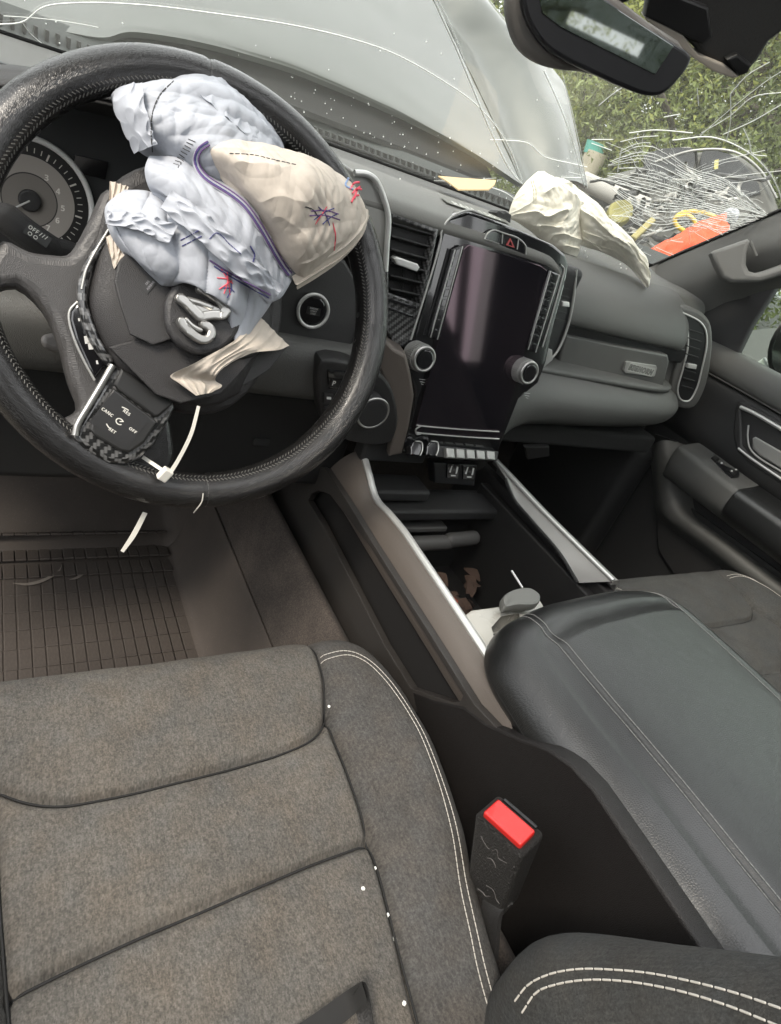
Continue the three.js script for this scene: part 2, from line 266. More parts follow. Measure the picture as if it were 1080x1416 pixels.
// ------------------------------------------------------------------ the setting
struct('ground', new THREE.PlaneGeometry(160, 160, 1, 1).rotateX(-Math.PI / 2).translate(0, -0.75, 0), std([0.16, 0.14, 0.11], 1, { map: (() => { const t = carpetTex.clone(); t.repeat.set(160 / 2.5, 160 / 2.5); t.needsUpdate = true; return t; })() }));
struct('cabin_floor', [
  box(-0.86, 0.86, -0.02, 0.04, -0.62, 1.5, 0.01),
  // toe board and firewall, carpeted
  sheet([[V(-0.86, 0.03, -0.40), V(0, 0.03, -0.40), V(0.86, 0.03, -0.40)], [V(-0.86, 0.12, -0.55), V(0, 0.12, -0.55), V(0.86, 0.12, -0.55)], [V(-0.86, 0.40, -0.70), V(0, 0.4, -0.70), V(0.86, 0.4, -0.70)], [V(-0.86, 0.76, -0.735), V(0, 0.76, -0.735), V(0.86, 0.76, -0.735)]], 12, 24, 0.02, V(0, 0, -1)),
  // tunnel hump
  loft([[-0.72, 0], [-0.4, 0], [0.2, 0], [1.4, 0]].map(([z]) => [z, [[-0.40, 0.03], [-0.275, 0.035], [-0.244, 0.12], [-0.222, 0.29], [-0.20, 0.335], [-0.175, 0.31], [-0.16, 0.20], [0.16, 0.20], [0.20, 0.18], [0.26, 0.06], [0.32, 0.03]]]), 12, 6, true, (z, x, y) => V(x, y, z)),
], M.carpet);

// ------------------------------------------------------------------ cushions
// a stuffed body: plan outline (x, z) closed spline, rounded rim, crown, seams pressed in
function cushion({ outline, center, top, rimW, rimH, skirt, seams = [], rings = 170, n = 540, extra, rim }) {
  const oc = new THREE.CatmullRomCurve3(outline.map((p) => V(p[0], 0, p[1])), true, 'centripetal').getSpacedPoints(n).slice(0, -1), O = oc.map((p) => [p.x, p.z]); O.push(O[0]);
  const SS = seams.map((s) => ({ ...s, L: spline2(s.line) }));
  const pos = [], uv = [], idx = [], rad = [];
  for (let k = 0; k <= rings; k++) rad.push(1 - Math.pow(1 - k / rings, 1.35));
  const Y = (x, z, inner) => {
    const d = inner ? 1 : segDist(x, z, O), w = typeof rimW === 'function' ? rimW(x, z) : rimW; let y = top(x, z);
    if (rim) y -= rim(d, x, z); else if (d < w) y -= rimH * (1 - Math.sqrt(Math.max(0, 1 - (1 - d / w) ** 2)));
    for (const s of SS) { const e = segDist(x, z, s.L); y -= s.deep * Math.exp(-((e / s.w) ** 2)) + s.puff * Math.exp(-e / s.pw); }
    return y + (extra ? extra(x, z) : 0);
  };
  for (let k = 0; k <= rings; k++) for (let i = 0; i < n; i++) { const q = O[i], x = center[0] + (q[0] - center[0]) * rad[k], z = center[1] + (q[1] - center[1]) * rad[k]; pos.push(x, Y(x, z, rad[k] < 0.52), z); uv.push(x, z); }
  const SK = 12, base = rings + 1;
  for (let k = 1; k <= SK; k++) for (let i = 0; i < n; i++) { const q = O[i], f = k / SK, p = (rings * n + i) * 3, inn = 1 - 0.03 * f * f; pos.push(center[0] + (q[0] - center[0]) * inn, pos[p + 1] - skirt * f, center[1] + (q[1] - center[1]) * inn); uv.push(q[0] + q[1], q[1] - skirt * f); }
  for (let k = 0; k < rings + SK; k++) for (let i = 0; i < n; i++) { const a = k * n + i, b = k * n + (i + 1) % n, c = a + n, d = b + n; idx.push(a, b, c, b, d, c); }
  const g = new THREE.BufferGeometry(); g.setAttribute('position', new THREE.Float32BufferAttribute(pos, 3)); g.setAttribute('uv', new THREE.Float32BufferAttribute(uv, 2)); g.setIndex(idx); g.computeVertexNormals();
  return { g, Y };
}
function split(g, kindOf) {                                        // cut a body into its panels; normals stay shared
  const ix = g.index.array, P = g.attributes.position, parts = {};
  for (let t = 0; t < ix.length; t += 3) { const x = (P.getX(ix[t]) + P.getX(ix[t + 1]) + P.getX(ix[t + 2])) / 3, y = (P.getY(ix[t]) + P.getY(ix[t + 1]) + P.getY(ix[t + 2])) / 3, z = (P.getZ(ix[t]) + P.getZ(ix[t + 1]) + P.getZ(ix[t + 2])) / 3; const k = kindOf(x, y, z); (parts[k] ??= []).push(ix[t], ix[t + 1], ix[t + 2]); }
  const out = {};
  for (const [k, L] of Object.entries(parts)) {
    const map = new Map(), h = new THREE.BufferGeometry(), a = { position: [], normal: [], uv: [] }, id = [];
    for (const v of L) { let m = map.get(v); if (m === undefined) { m = map.size; map.set(v, m); for (const q of ['position', 'normal', 'uv']) { const A = g.attributes[q]; for (let c = 0; c < A.itemSize; c++) a[q].push(A.array[v * A.itemSize + c]); } } id.push(m); }
    for (const q of ['position', 'normal', 'uv']) h.setAttribute(q, new THREE.Float32BufferAttribute(a[q], q === 'uv' ? 2 : 3)); h.setIndex(id); out[k] = h;
  }
  return out;
}
const lin = (x, P) => { for (let i = 0; i < P.length - 1; i++) if (x <= P[i + 1][0]) { const [a, b] = P[i], [c, d] = P[i + 1]; return b + (d - b) * Math.max(0, (x - a) / (c - a)); } return P[P.length - 1][1]; };

// one front seat, built about x0 (mirror = -1 turns it round for the passenger)
function frontSeat(t, x0, mirror, dz, side = M.fabricSide, mid = M.fabric) {
  const S = ([x, z]) => [x0 + mirror * (x + 0.43), z + dz], X = (x) => (x - x0) * mirror - 0.43;
  const half = [[-0.43, 0.108], [-0.33, 0.107], [-0.262, 0.104], [-0.215, 0.112], [-0.190, 0.14], [-0.179, 0.19], [-0.176, 0.28], [-0.197, 0.37], [-0.225, 0.45], [-0.242, 0.55], [-0.245, 0.68], [-0.43, 0.70]];
  const full = [...half, ...half.slice(1, -1).reverse().map(([x, z]) => [-0.86 - x, z])].map(S);
  const sR = [[-0.258, 0.100], [-0.266, 0.145], [-0.275, 0.19], [-0.288, 0.235], [-0.298, 0.36], [-0.312, 0.44], [-0.322, 0.50], [-0.33, 0.7]].map(S);
  const sL = [[-0.60, 0.100], [-0.585, 0.16], [-0.570, 0.235], [-0.566, 0.33], [-0.560, 0.42], [-0.55, 0.7]].map(S);
  const s1 = [[-0.570, 0.236], [-0.552, 0.252], [-0.530, 0.263], [-0.50, 0.267], [-0.43, 0.267], [-0.35, 0.263], [-0.318, 0.257], [-0.300, 0.247], [-0.286, 0.231]].map(S);
  const s2 = [[-0.562, 0.380], [-0.50, 0.374], [-0.43, 0.369], [-0.36, 0.364], [-0.300, 0.361]].map(S);
  const top = (x, z) => { const u = X(x), w = z - dz; const c = Math.abs(u + 0.43); return 0.391 - 0.02 * Math.max(0, w - 0.25) - 0.022 * Math.max(0, 1 - Math.max(0, w - 0.1) / 0.12) ** 2 + 0.016 * Math.exp(-(((c - 0.205) / 0.042) ** 2)) * Math.min(1, Math.max(0, (w - 0.12) / 0.2)); };
  const c = cushion({ outline: full, rings: mirror > 0 ? 170 : 90, n: mirror > 0 ? 540 : 320, center: [x0 - 0.004, 0.316 + dz], top, rimW: 0.055, rimH: 0.05, skirt: 0.20,
    seams: [{ line: sR, deep: 0.006, w: 0.0030, puff: 0.007, pw: 0.016 }, { line: sL, deep: 0.006, w: 0.0030, puff: 0.007, pw: 0.016 }, { line: s1, deep: 0.006, w: 0.0030, puff: 0.010, pw: 0.022 }, { line: s2, deep: 0.006, w: 0.0030, puff: 0.009, pw: 0.022 }],
    extra: (x, z) => 0.0022 * fbm(x * 9, z * 9, 2.2 + x0) + 0.0012 * noise.noise(x * 26, z * 30, 1) });
  const P = split(c.g, (x, y, z) => {
    const u = X(x), w = z - dz, xr = lin(w, sR.map((p) => [p[1] - dz, X(p[0])])), xl = lin(w, sL.map((p) => [p[1] - dz, X(p[0])]));
    if (u > xr) return 'a'; if (u < xl) return 'b';
    const q = (L) => { const l = L.map((p) => [X(p[0]), p[1] - dz]); return lin(u, l); };
    return w < q(s1) ? 'c' : w < q(s2) ? 'd' : 'e';
  });
  for (const [k, nm] of [['a', 'side_bolster'], ['b', 'side_bolster'], ['c', 'front_panel'], ['d', 'middle_panel'], ['e', 'rear_panel']]) mesh(nm, P[k], k < 'c' ? side : mid, t);
  for (const L of [sR.slice(0, 7), sL.slice(0, 5), s1, s2]) mesh('seam', tube(spline2(L, 8).map(([x, z]) => V(x, c.Y(x, z) + 0.0022, z)), 0.00105, 80, 5), M.matt, t);
  for (const off of [0, 0.0075]) for (const T of [S, ([x, z]) => S([-0.86 - x, z])]) {
    const L = spline2([[-0.266 - off * 0.3, 0.160 + off], [-0.240, 0.163 + off], [-0.222 - off * 0.7, 0.178 + off * 0.7], [-0.210 - off, 0.213], [-0.206 - off, 0.28], [-0.221 - off, 0.365], [-0.245 - off, 0.44], [-0.264 - off, 0.51], [-0.268 - off, 0.60]].map(T)).map(([x, z]) => V(x, c.Y(x, z) + 0.0004, z));
    const m = mesh('stitching', stitches(L, 0.0034, 0.0012, 0.00045), M.thread, t); m.userData.kind = 'stuff';
  }
  { // side shield and base under the cushion
    mesh('seat_base', box(x0 - 0.2, x0 + 0.2, 0.10, 0.25, 0.17 + dz, 0.64 + dz, 0.02), M.plastic, t);
  }
  return { S, X, Y: c.Y };
}
function seatBack(t, x0, mirror, dz, headrest, slope = 0.36) {
  // backrest swept upward: profiles in the horizontal plane, leaning back; bolster lobes come forward at the sides
  const prof = (y) => {
    const f = (y - 0.36) / 0.6, z0 = 0.578 + dz + (y - 0.40) * slope, w = lin(f, [[0, 0.218], [0.25, 0.224], [0.6, 0.23], [0.9, 0.22], [1.02, 0.17]]), b = lin(f, [[0, 0.05], [0.12, 0.085], [0.26, 0.080], [0.5, 0.062], [0.85, 0.03], [1.02, 0.0]]);
    return [[-w, z0 + 0.06], [-w - 0.006, z0 + 0.01 - b * 0.6], [-w + 0.014, z0 - b], [-w + 0.05, z0 - b * 0.96], [-w + 0.088, z0 - b * 0.35], [-w + 0.12, z0], [0, z0 + 0.005], [w - 0.12, z0], [w - 0.088, z0 - b * 0.35], [w - 0.05, z0 - b * 0.96], [w - 0.014, z0 - b], [w + 0.006, z0 + 0.01 - b * 0.6], [w, z0 + 0.06], [w * 0.8, z0 + 0.12], [-w * 0.8, z0 + 0.12]].map(([x, z]) => [x0 + x, z]);
  };
  const ys = [0.30, 0.36, 0.44, 0.54, 0.66, 0.78, 0.88, 0.94, 0.965];
  const g = loft(ys.map((y) => [y, prof(y)]), 60, 8, false, (y, x, z) => V(x, y, z));
  const lo = prof(0.965), cap = sheet([[V(lo[0][0], 0.965, lo[0][1]), V(x0, 0.965, lo[0][1]), V(lo[12][0], 0.965, lo[12][1])], [V(lo[3][0], 0.965, lo[3][1] - 0.0), V(x0, 0.965, lo[6][1]), V(lo[9][0], 0.965, lo[9][1])]], 8, 4, 0.05, V(0, -1, 0));
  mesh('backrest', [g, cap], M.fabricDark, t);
  if (headrest) {
    const hz = 0.548 + dz + 0.66 * slope;
    const h = mesh('headrest', loft([[-0.14, 0.02], [-0.135, 0.055], [-0.08, 0.072], [0, 0.075], [0.08, 0.072], [0.135, 0.055], [0.14, 0.02]].map(([x, r]) => [x0 + x, [[hz - r * 0.6, 1.06 - r * 1.2], [hz - r * 0.75, 1.06 + r * 0.3], [hz, 1.06 + r * 1.3], [hz + r * 0.6, 1.06 + r * 0.8], [hz + r * 0.6, 1.06 - r * 1.1], [hz, 1.06 - r * 1.4]]]), 30, 6), M.fabricSide, t);
    mesh('headrest_post', [-0.06, 0.06].map((x) => tube([V(x0 + x, 0.92, hz + 0.01), V(x0 + x, 1.0, hz + 0.01)], 0.006)), M.silver, t);
  }
  return g;
}
const seat = thing('car_seat', 'grey cloth driver seat filling the lower left, cream double stitching along its bolsters', 'car seat', [-0.43, 0.2, 0.4]);
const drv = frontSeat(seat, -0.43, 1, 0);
seatBack(seat, -0.43, 1, -0.020, false, 0.43);
{ // double stitching on the backrest bolster, on its forward inner face
  const back = seat.children.filter((m) => m.name === 'backrest');
  for (const L of [[[712, 1384], [730, 1362], [760, 1347], [800, 1340], [850, 1341], [900, 1346], [960, 1358], [1020, 1374], [1084, 1396]], [[722, 1400], [742, 1372], [770, 1361], [810, 1355], [856, 1356], [900, 1362], [950, 1373], [1010, 1392], [1060, 1412], [1084, 1422]]]) {
    const q = smooth2(L.map(([x, y]) => ({ x, y })), false, 4).map((p) => cast(p.x, p.y, back, 0.0004)).filter(Boolean);
    if (q.length > 3) mesh('stitching', stitches(q, 0.0050, 0.0022, 0.0007), M.thread, seat).userData.kind = 'stuff';
  }
}
const pseat = thing('car_seat', 'dark grey cloth passenger seat beyond the console armrest', 'car seat', [0.45, 0.2, 0.4]);
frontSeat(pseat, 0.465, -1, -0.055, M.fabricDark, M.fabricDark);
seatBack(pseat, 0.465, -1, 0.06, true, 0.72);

// white glass crumbs lying in the driver seat's seam
for (const [px, py] of [[457, 972], [524, 1192], [541, 1258], [551, 1290], [560, 1386], [502, 1229]]) {
  const p = on(px, py, 'y', 0.385), where = { 972: 'topmost, where two seams of the driver seat meet', 1192: 'below the topmost one in the right seam of the driver seat', 1258: 'upper of a close pair in the right seat seam', 1290: 'lower of a close pair in the right seat seam', 1386: 'nearest the bottom edge of the photo in the driver seat seam', 1229: 'lying loose on the rear panel of the driver seat' }[py]; p.y = drv.Y(p.x, p.z) + 0.001;
  tag(mesh('glass_crumb', new THREE.IcosahedronGeometry(0.0017, 0).scale(1.1, 0.8, 1).rotateY(px).translate(p.x, p.y, p.z), M.white), 'tiny white glass crumb, ' + where, 'glass crumb', 'glass crumbs on the driver seat');
}

// seat belt strap folded on the seat at the bottom edge
{
  const t = thing('seat_belt_strap', 'dark folded seat belt strap lying on the driver seat at the bottom edge', 'seat belt', [-0.38, 0.4, 0.47]);
  const A = (px, py, y) => on(px, py, 'y', y);
  mesh('webbing', sheet([[A(395, 1428, 0.392), A(440, 1398, 0.397), A(476, 1372, 0.402), A(500, 1357, 0.418)], [A(420, 1450, 0.392), A(462, 1424, 0.395), A(488, 1404, 0.398), A(508, 1384, 0.412)]], 30, 6, 0.0012, V(0, -1, 0)), M.matt, t);
  mesh('webbing', sheet([[A(500, 1357, 0.418), A(507, 1362, 0.414), A(513, 1395, 0.404), A(518, 1440, 0.396)], [A(483, 1384, 0.40), A(488, 1392, 0.399), A(495, 1410, 0.397), A(500, 1450, 0.393)]], 24, 6, 0.0012, V(0.6, -0.7, 0)), M.dashDark, t);
}

// seat belt buckle with its red button
{
  const t = thing('seat_belt_buckle', 'scuffed black seat belt buckle with a red release button beside the driver seat', 'buckle', [-0.22, 0.38, 0.43]);
  // its front leans towards the driver's hand; long axis runs from the stalk up to the button end
  const top = on(704, 1144, 'x', -0.226), bot = on(680, 1236, 'x', -0.210), up = top.clone().sub(bot).normalize();
  const n = V(-0.86, 0.25, 0.15).addScaledVector(up, -V(-0.86, 0.25, 0.15).dot(up)).normalize(), u = up.clone().cross(n).normalize();
  const m = new THREE.Matrix4().makeBasis(u, up, n).setPosition(top.clone().lerp(bot, 0.45)), L = top.distanceTo(bot) * 1.02;
  const body = new RoundedBoxGeometry(0.046, L, 0.030, 10, 0.004); { const p = body.attributes.position; for (let i = 0; i < p.count; i++) { const k = 1 - 0.22 * Math.max(0, -p.getY(i) / L - 0.05) * 2; p.setX(i, p.getX(i) * k + 0.0012 * noise.noise(p.getX(i) * 160, p.getY(i) * 120, p.getZ(i) * 160)); p.setZ(i, p.getZ(i) * k + 0.0012 * noise.noise(p.getY(i) * 130, p.getX(i) * 130, 3)); } body.computeVertexNormals(); }
  mesh('buckle_body', body.clone().applyMatrix4(m), std([0.030, 0.029, 0.028], 0.36, { bumpMap: smudge, bumpScale: 0.004 }), t);
  mesh('release_button', new RoundedBoxGeometry(0.037, 0.008, 0.0195, 3, 0.002).translate(0, L / 2 + 0.0008, 0.0025).applyMatrix4(m), M.red, t);
  mesh('slot_lip', new RoundedBoxGeometry(0.033, 0.004, 0.003, 2, 0.001).translate(0, L / 2, -0.0125).applyMatrix4(m), M.black, t);
  const torn = []; for (let i = 0; i < 5; i++) { const q = []; let yy = L * rr(-0.45, 0.35), xx = rr(-0.020, 0.012); for (let k = 0; k < 4; k++) { q.push(V(xx, yy, 0.0154).applyMatrix4(m)); xx += rr(0.002, 0.008); yy += L * rr(-0.09, 0.07); } torn.push(tube(q, rr(0.0003, 0.0007), 14, 4)); }
  const scM = std([0.085, 0.08, 0.078], 0.6); for (const g of torn) mesh('scratch', g, scM, t);
  mesh('stalk', sheet([[bot.clone().add(V(-0.004, 0.02, -0.015)), bot.clone().add(V(-0.004, 0.02, 0.018))], [on(664, 1262, 'x', -0.226), on(690, 1268, 'x', -0.224)], [on(655, 1300, 'x', -0.23), on(684, 1330, 'x', -0.23)]], 4, 10, 0.004, V(1, 0, 0)), M.plastic, t);
}

// ------------------------------------------------------------------ centre console
{
  const t = thing('center_console', 'dark centre console with silver edged rails, open bin and big black leather armrest', 'centre console', [0, 0.3, 0.2]);
  const X = (px, py, x) => on(px, py, 'x', x);
  // armrest lid
  const o = [[0.01, 0.218], [0.09, 0.214], [0.150, 0.222], [0.178, 0.25], [0.188, 0.31], [0.19, 0.42], [0.19, 0.60], [0.18, 0.70], [0.01, 0.72], [-0.15, 0.70], [-0.162, 0.60], [-0.164, 0.45], [-0.163, 0.34], [-0.155, 0.275], [-0.130, 0.245], [-0.07, 0.226]];
  const stL = [[-0.088, 0.236], [-0.095, 0.26], [-0.099, 0.32], [-0.099, 0.45], [-0.099, 0.70]], stR = [[0.128, 0.224], [0.135, 0.25], [0.139, 0.31], [0.141, 0.45], [0.141, 0.70]];
  const c = cushion({ outline: o, center: [0.01, 0.45], top: (x, z) => 0.527 - 0.35 * (x - 0.015) ** 2 - 0.02 * Math.max(0, z - 0.45), rimW: 0.062, rimH: 0.040, skirt: 0.012, rim: (d) => { const s = (x) => x * x * (3 - 2 * x), w = Math.max(0, Math.min(1, (0.066 - d) / 0.030)), q = Math.max(0, Math.min(1, (0.040 - d) / 0.040)); return 0.007 * s(w) + 0.0025 * Math.sin(Math.PI * w) * (d > 0.036 ? 1 : 0) + 0.040 * (1 - Math.sqrt(Math.max(0, 1 - Math.pow(q, 1.9)))); },
    seams: [{ line: stL, deep: 0.0022, w: 0.002, puff: 0.0018, pw: 0.01 }, { line: stR, deep: 0.0022, w: 0.002, puff: 0.0018, pw: 0.01 }], extra: (x, z) => 0.0012 * fbm(x * 14, z * 9, 8) + 0.003 * Math.exp(-(((x + 0.118) / 0.012) ** 2)) * 0.0 });
  const lid = mesh('armrest_lid', c.g, M.leather, t);
  for (const [L, k] of [[stL, -1], [stR, 1]]) for (const off of [-0.0038, 0.0038]) {
    const q = spline2(L.map(([x, z]) => [x + off, z]), 14).map(([x, z]) => V(x, c.Y(x, z) + 0.0003, z));
    mesh('stitching', stitches(q, 0.0036, 0.0012, 0.0005), std([0.22, 0.22, 0.21], 0.7), lid).userData.kind = 'stuff';
  }
  mesh('lid_base', plate(new Frame(V(0, 0.46, 0), V(1, 0, 0), V(0, 1, 0)), o.map(([x, z]) => [x * 0.92, -z * 0.98 - 0.008]), { h: 0.03, depth: 0.03, bevel: 0.004, metres: true, smooth: true }), M.plastic, t);
  // rear body under the lid: cut from a side view, with the curved front shoulder
  const SL = new Frame(V(-0.172, 0, 0), V(0, 0, 1), V(-1, 0, 0));
  mesh('side_panel', plate(SL, [[570, 957], [600, 968], [640, 976], [672, 1000], [720, 1022], [758, 1036], [790, 1058], [820, 1090], [880, 1178], [962, 1300], [1010, 1370], [860, 1500], [700, 1460], [640, 1350], [598, 1100]], { h: 0, depth: 0.02, bevel: 0.003, seg: 3 }), std([0.10, 0.088, 0.09], 0.6, { map: matTex, bumpMap: grainTex, bumpScale: 0.0002 }), t);
  // the side body of the console below the rail
  mesh('console_body', [box(0.150, 0.168, 0.18, 0.45, -0.2, 0.36), box(-0.130, 0.150, 0.2, 0.462, 0.272, 0.70), box(-0.15, 0.15, 0.2, 0.262, -0.2, 0.262)], M.plastic, t);
  // storage slot along the driver's side: an outer lip, a dark pocket behind it
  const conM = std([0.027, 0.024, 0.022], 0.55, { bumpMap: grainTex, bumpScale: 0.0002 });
  mesh('slot_panel', plate(SL, [[352, 672], [380, 650], [420, 636], [450, 648], [482, 697], [513, 748], [591, 871], [656, 975], [690, 1010], [680, 1020], [640, 1000], [600, 985], [560, 985], [480, 930], [430, 890], [400, 800], [376, 730]], { h: -0.001, depth: 0.010, bevel: 0.0012, seg: 2, holes: [[[426, 692], [430, 683], [438, 679], [446, 680], [456, 684], [512, 757], [552, 820], [589, 880], [640, 962], [636, 970], [626, 971], [568, 952], [531, 892], [485, 802], [445, 724]].reverse()] }), conM, t);
  mesh('slot_back', sheet([[V(-0.152, 0.44, -0.2), V(-0.152, 0.43, 0.1), V(-0.152, 0.43, 0.35)], [V(-0.154, 0.25, -0.2), V(-0.154, 0.25, 0.1), V(-0.154, 0.25, 0.35)]], 4, 4, 0.004, V(1, 0, 0)), std([0.0035, 0.0028, 0.0028], 1), t);  // near-black colour paints the shade of a deeper pocket
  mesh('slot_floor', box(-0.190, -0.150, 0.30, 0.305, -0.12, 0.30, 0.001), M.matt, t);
  // taupe side rail and bright edge, left
  const rl = (off) => [[453, 652], [480, 695], [513, 749], [552, 811], [591, 872], [625, 926], [656, 975], [690, 1008], [712, 1024]].map(([a, b]) => X(a, b, -0.164).add(V(off, 0, 0)));
  const edge = [[496, 622], [502, 640], [506, 660], [513, 686], [527, 704], [545, 724], [580, 775], [620, 835], [667, 906], [694, 947]].map(([a, b], i) => X(a, b, -0.137));
  const E = new THREE.CatmullRomCurve3(edge).getSpacedPoints(10), Rl = new THREE.CatmullRomCurve3(rl(0)).getSpacedPoints(10);
  mesh('side_rail', sheet([Rl.map((p) => p.clone().add(V(0.0, -0.01, 0))), Rl, Rl.map((p, i) => p.clone().lerp(E[i], 0.5).add(V(-0.003, 0.004, 0))), E], 60, 14, 0.01, V(0.3, -1, 0).normalize()), M.taupe, t, true).userData.label = 'driver side rail in brownish grey satin';
  mesh('rail_edge', sheet([E.map((p) => p.clone().add(V(0.001, 0.0015, 0))), E.map((p) => p.clone().add(V(0.005, 0.004, 0))), E.map((p) => p.clone().add(V(0.011, 0.002, 0))), E.map((p) => p.clone().add(V(0.014, -0.008, 0)))], 60, 8, 0.004, V(0, -1, 0)), M.silver, t);
  
  // right rail
  const rT = [[683, 636], [706, 660], [745, 702], [800, 757], [848, 804]].map(([a, b]) => X(a, b, 0.150));
  const rB = [[697, 655], [716, 672], [752, 710], [800, 760], [842, 803]].map(([a, b]) => X(a, b, 0.138));
  const rC = [[700, 662], [712, 690], [735, 718], [775, 765], [800, 806]].map(([a, b]) => X(a, b, 0.130));
  mesh('side_rail', [sheet([rT.map((p) => p.clone().add(V(0.02, -0.02, 0))), rT.map((p) => p.clone().add(V(0.012, 0, 0))), rT.map((p) => p.clone().add(V(0.0, 0.001, 0)))], 40, 8, 0.008, V(0, -1, 0)), sheet([rT, rC], 40, 4, 0.008, V(1, -0.2, 0))], std([0.24, 0.235, 0.225], 0.4, { metalness: 0.5 }), t).userData.label = 'passenger side rail with a bright satin inner face';
  mesh('rail_edge', tube(rT.map((p) => p.clone().add(V(-0.001, 0.0016, 0))), 0.0028, 40, 8), M.silver, t);
  mesh('bin_edge', tube(rC.map((p) => p.clone().add(V(-0.002, 0, 0))), 0.0025, 40, 6), M.dashDark, t);
  // bin: walls, shelf, ports, roller bar
  mesh('bin_wall', [box(-0.145, -0.128, 0.25, 0.452, -0.1, 0.262, 0.003), box(0.132, 0.149, 0.25, 0.434, -0.12, 0.262, 0.003), box(-0.14, 0.14, 0.25, 0.258, -0.12, 0.262, 0.002)], M.plastic, t);
  mesh('bin_front', [box(-0.14, 0.14, 0.25, 0.415, -0.125, -0.10, 0.004), box(-0.14, -0.03, 0.485, 0.52, -0.11, -0.085, 0.004), box(-0.14, 0.14, 0.40, 0.42, -0.11, -0.055, 0.006), box(-0.14, -0.005, 0.425, 0.445, -0.12, -0.07, 0.006)], M.dashDark, t);
  const FP = new Frame(V(0, 0.47, -0.082), V(1, 0, 0), V(0, 0.25, 1));
  mesh('port_panel', plate(FP, [[600, 640], [660, 643], [656, 672], [602, 668]], { h: 0, depth: 0.02, bevel: 0.002 }), M.black, t);
  for (const [a, b] of [[627, 651], [649, 653]]) {
    const p = mesh('usb_port', plate(FP, [[a - 8, b - 9], [a + 9, b - 8], [a + 7, b + 11], [a - 9, b + 10]], { h: 0.003, depth: 0.006, bevel: 0.001 }), M.gloss, t);
    mesh('port_icon', [plate(FP, [[a - 6, b + 2], [a - 2, b - 7], [a - 1, b - 7], [a - 4, b + 3]], { h: 0.0036, depth: 0.001, bevel: 0 }), plate(FP, [[a + 5, b - 6], [a + 7, b - 5], [a + 5, b + 4], [a + 3, b + 4]], { h: 0.0036, depth: 0.001, bevel: 0 }), plate(FP, [[a - 3, b + 6], [a + 3, b + 6], [a + 3, b + 7.5], [a - 3, b + 7.5]], { h: 0.0036, depth: 0.001, bevel: 0 })], M.print, p);
  }
  const a = X(576, 752, -0.125), b = on(657, 742, 'z', a.z);
  mesh('roller_bar', [...capTube([on(572, 752, 'z', -0.05), on(618, 750, 'z', -0.05)], 0.0125, 8, 14), ...capTube([on(622, 747, 'z', -0.05), on(654, 744, 'z', -0.05)], 0.0125, 8, 14), box(-0.12, 0.05, on(600, 735, 'z', -0.06).y - 0.004, on(600, 735, 'z', -0.06).y + 0.006, -0.1, -0.062, 0.003)], std([0.055, 0.054, 0.052], 0.6), t);
  // latch and pale cup holder insert in front of the lid
  mesh('cup_insert', plate(new Frame(V(0, 0.455, 0), V(1, 0, 0), V(0, 1, 0)), [[640, 852], [652, 843], [690, 838], [745, 826], [760, 850], [720, 870], [690, 905], [672, 905]], { h: 0, depth: 0.03, bevel: 0.003, holes: [[[676, 866], [690, 850], [720, 846], [722, 862], [700, 870], [684, 890]]] }), std([0.42, 0.41, 0.37], 0.5, { roughnessMap: smudge }), t);
  mesh('lid_latch', plate(new Frame(V(0, 0.498, 0), V(1, 0, 0), V(0, 1, 0.1)), [[696, 826], [708, 815], [735, 812], [748, 822], [744, 834], [715, 836], [700, 838]], { h: 0, depth: 0.014, bevel: 0.004, smooth: true }), std([0.13, 0.13, 0.12], 0.5), t);
}
{ // dead leaves and red scraps on the bin floor
  const gs = []; for (let i = 0; i < 46; i++) { const q = on(rr(592, 652), rr(800, 846), 'y', 0.30); const L = rr(0.006, 0.02), s = sheet([[V(-L, 0, 0), V(0, L * 0.3, -L * 0.6), V(L, 0, 0)], [V(-L, 0.002, 0), V(0, L * 0.5, L * 0.6), V(L, 0.003, 0)]], 4, 2, 0.0006, V(0, -1, 0)); s.rotateX(rr(-0.6, 0.6)); s.rotateY(rr(0, 6)); s.translate(q.x + 0.01, 0.262 + rr(0, 0.05), q.z); gs.push(s); }
  const m = tag(mesh('dead_leaves', gs, std([0.055, 0.032, 0.022], 0.9)), 'heap of dry brown leaves lying in the open console bin', 'leaves'); m.userData.kind = 'stuff';
  const q = on(618, 826, 'y', 0.31);
  tag(mesh('red_scrap', sheet([[V(-0.02, 0, -0.004), V(0, 0.006, -0.005), V(0.018, 0.001, -0.003)], [V(-0.018, 0.003, 0.006), V(0.002, 0.010, 0.007), V(0.02, 0, 0.004)]], 10, 5, 0.001, V(0, -1, 0)).rotateY(-0.8).translate(q.x, q.y, q.z), std([0.30, 0.06, 0.03], 0.6)), 'small rust red scrap on the leaves in the console bin', 'scrap');
  tag(mesh('white_stick', capTube([on(708, 790, 'x', 0.07), on(722, 812, 'x', 0.07)], 0.0016, 6), M.white), 'thin white stick leaning in the console bin near the latch', 'stick');
}

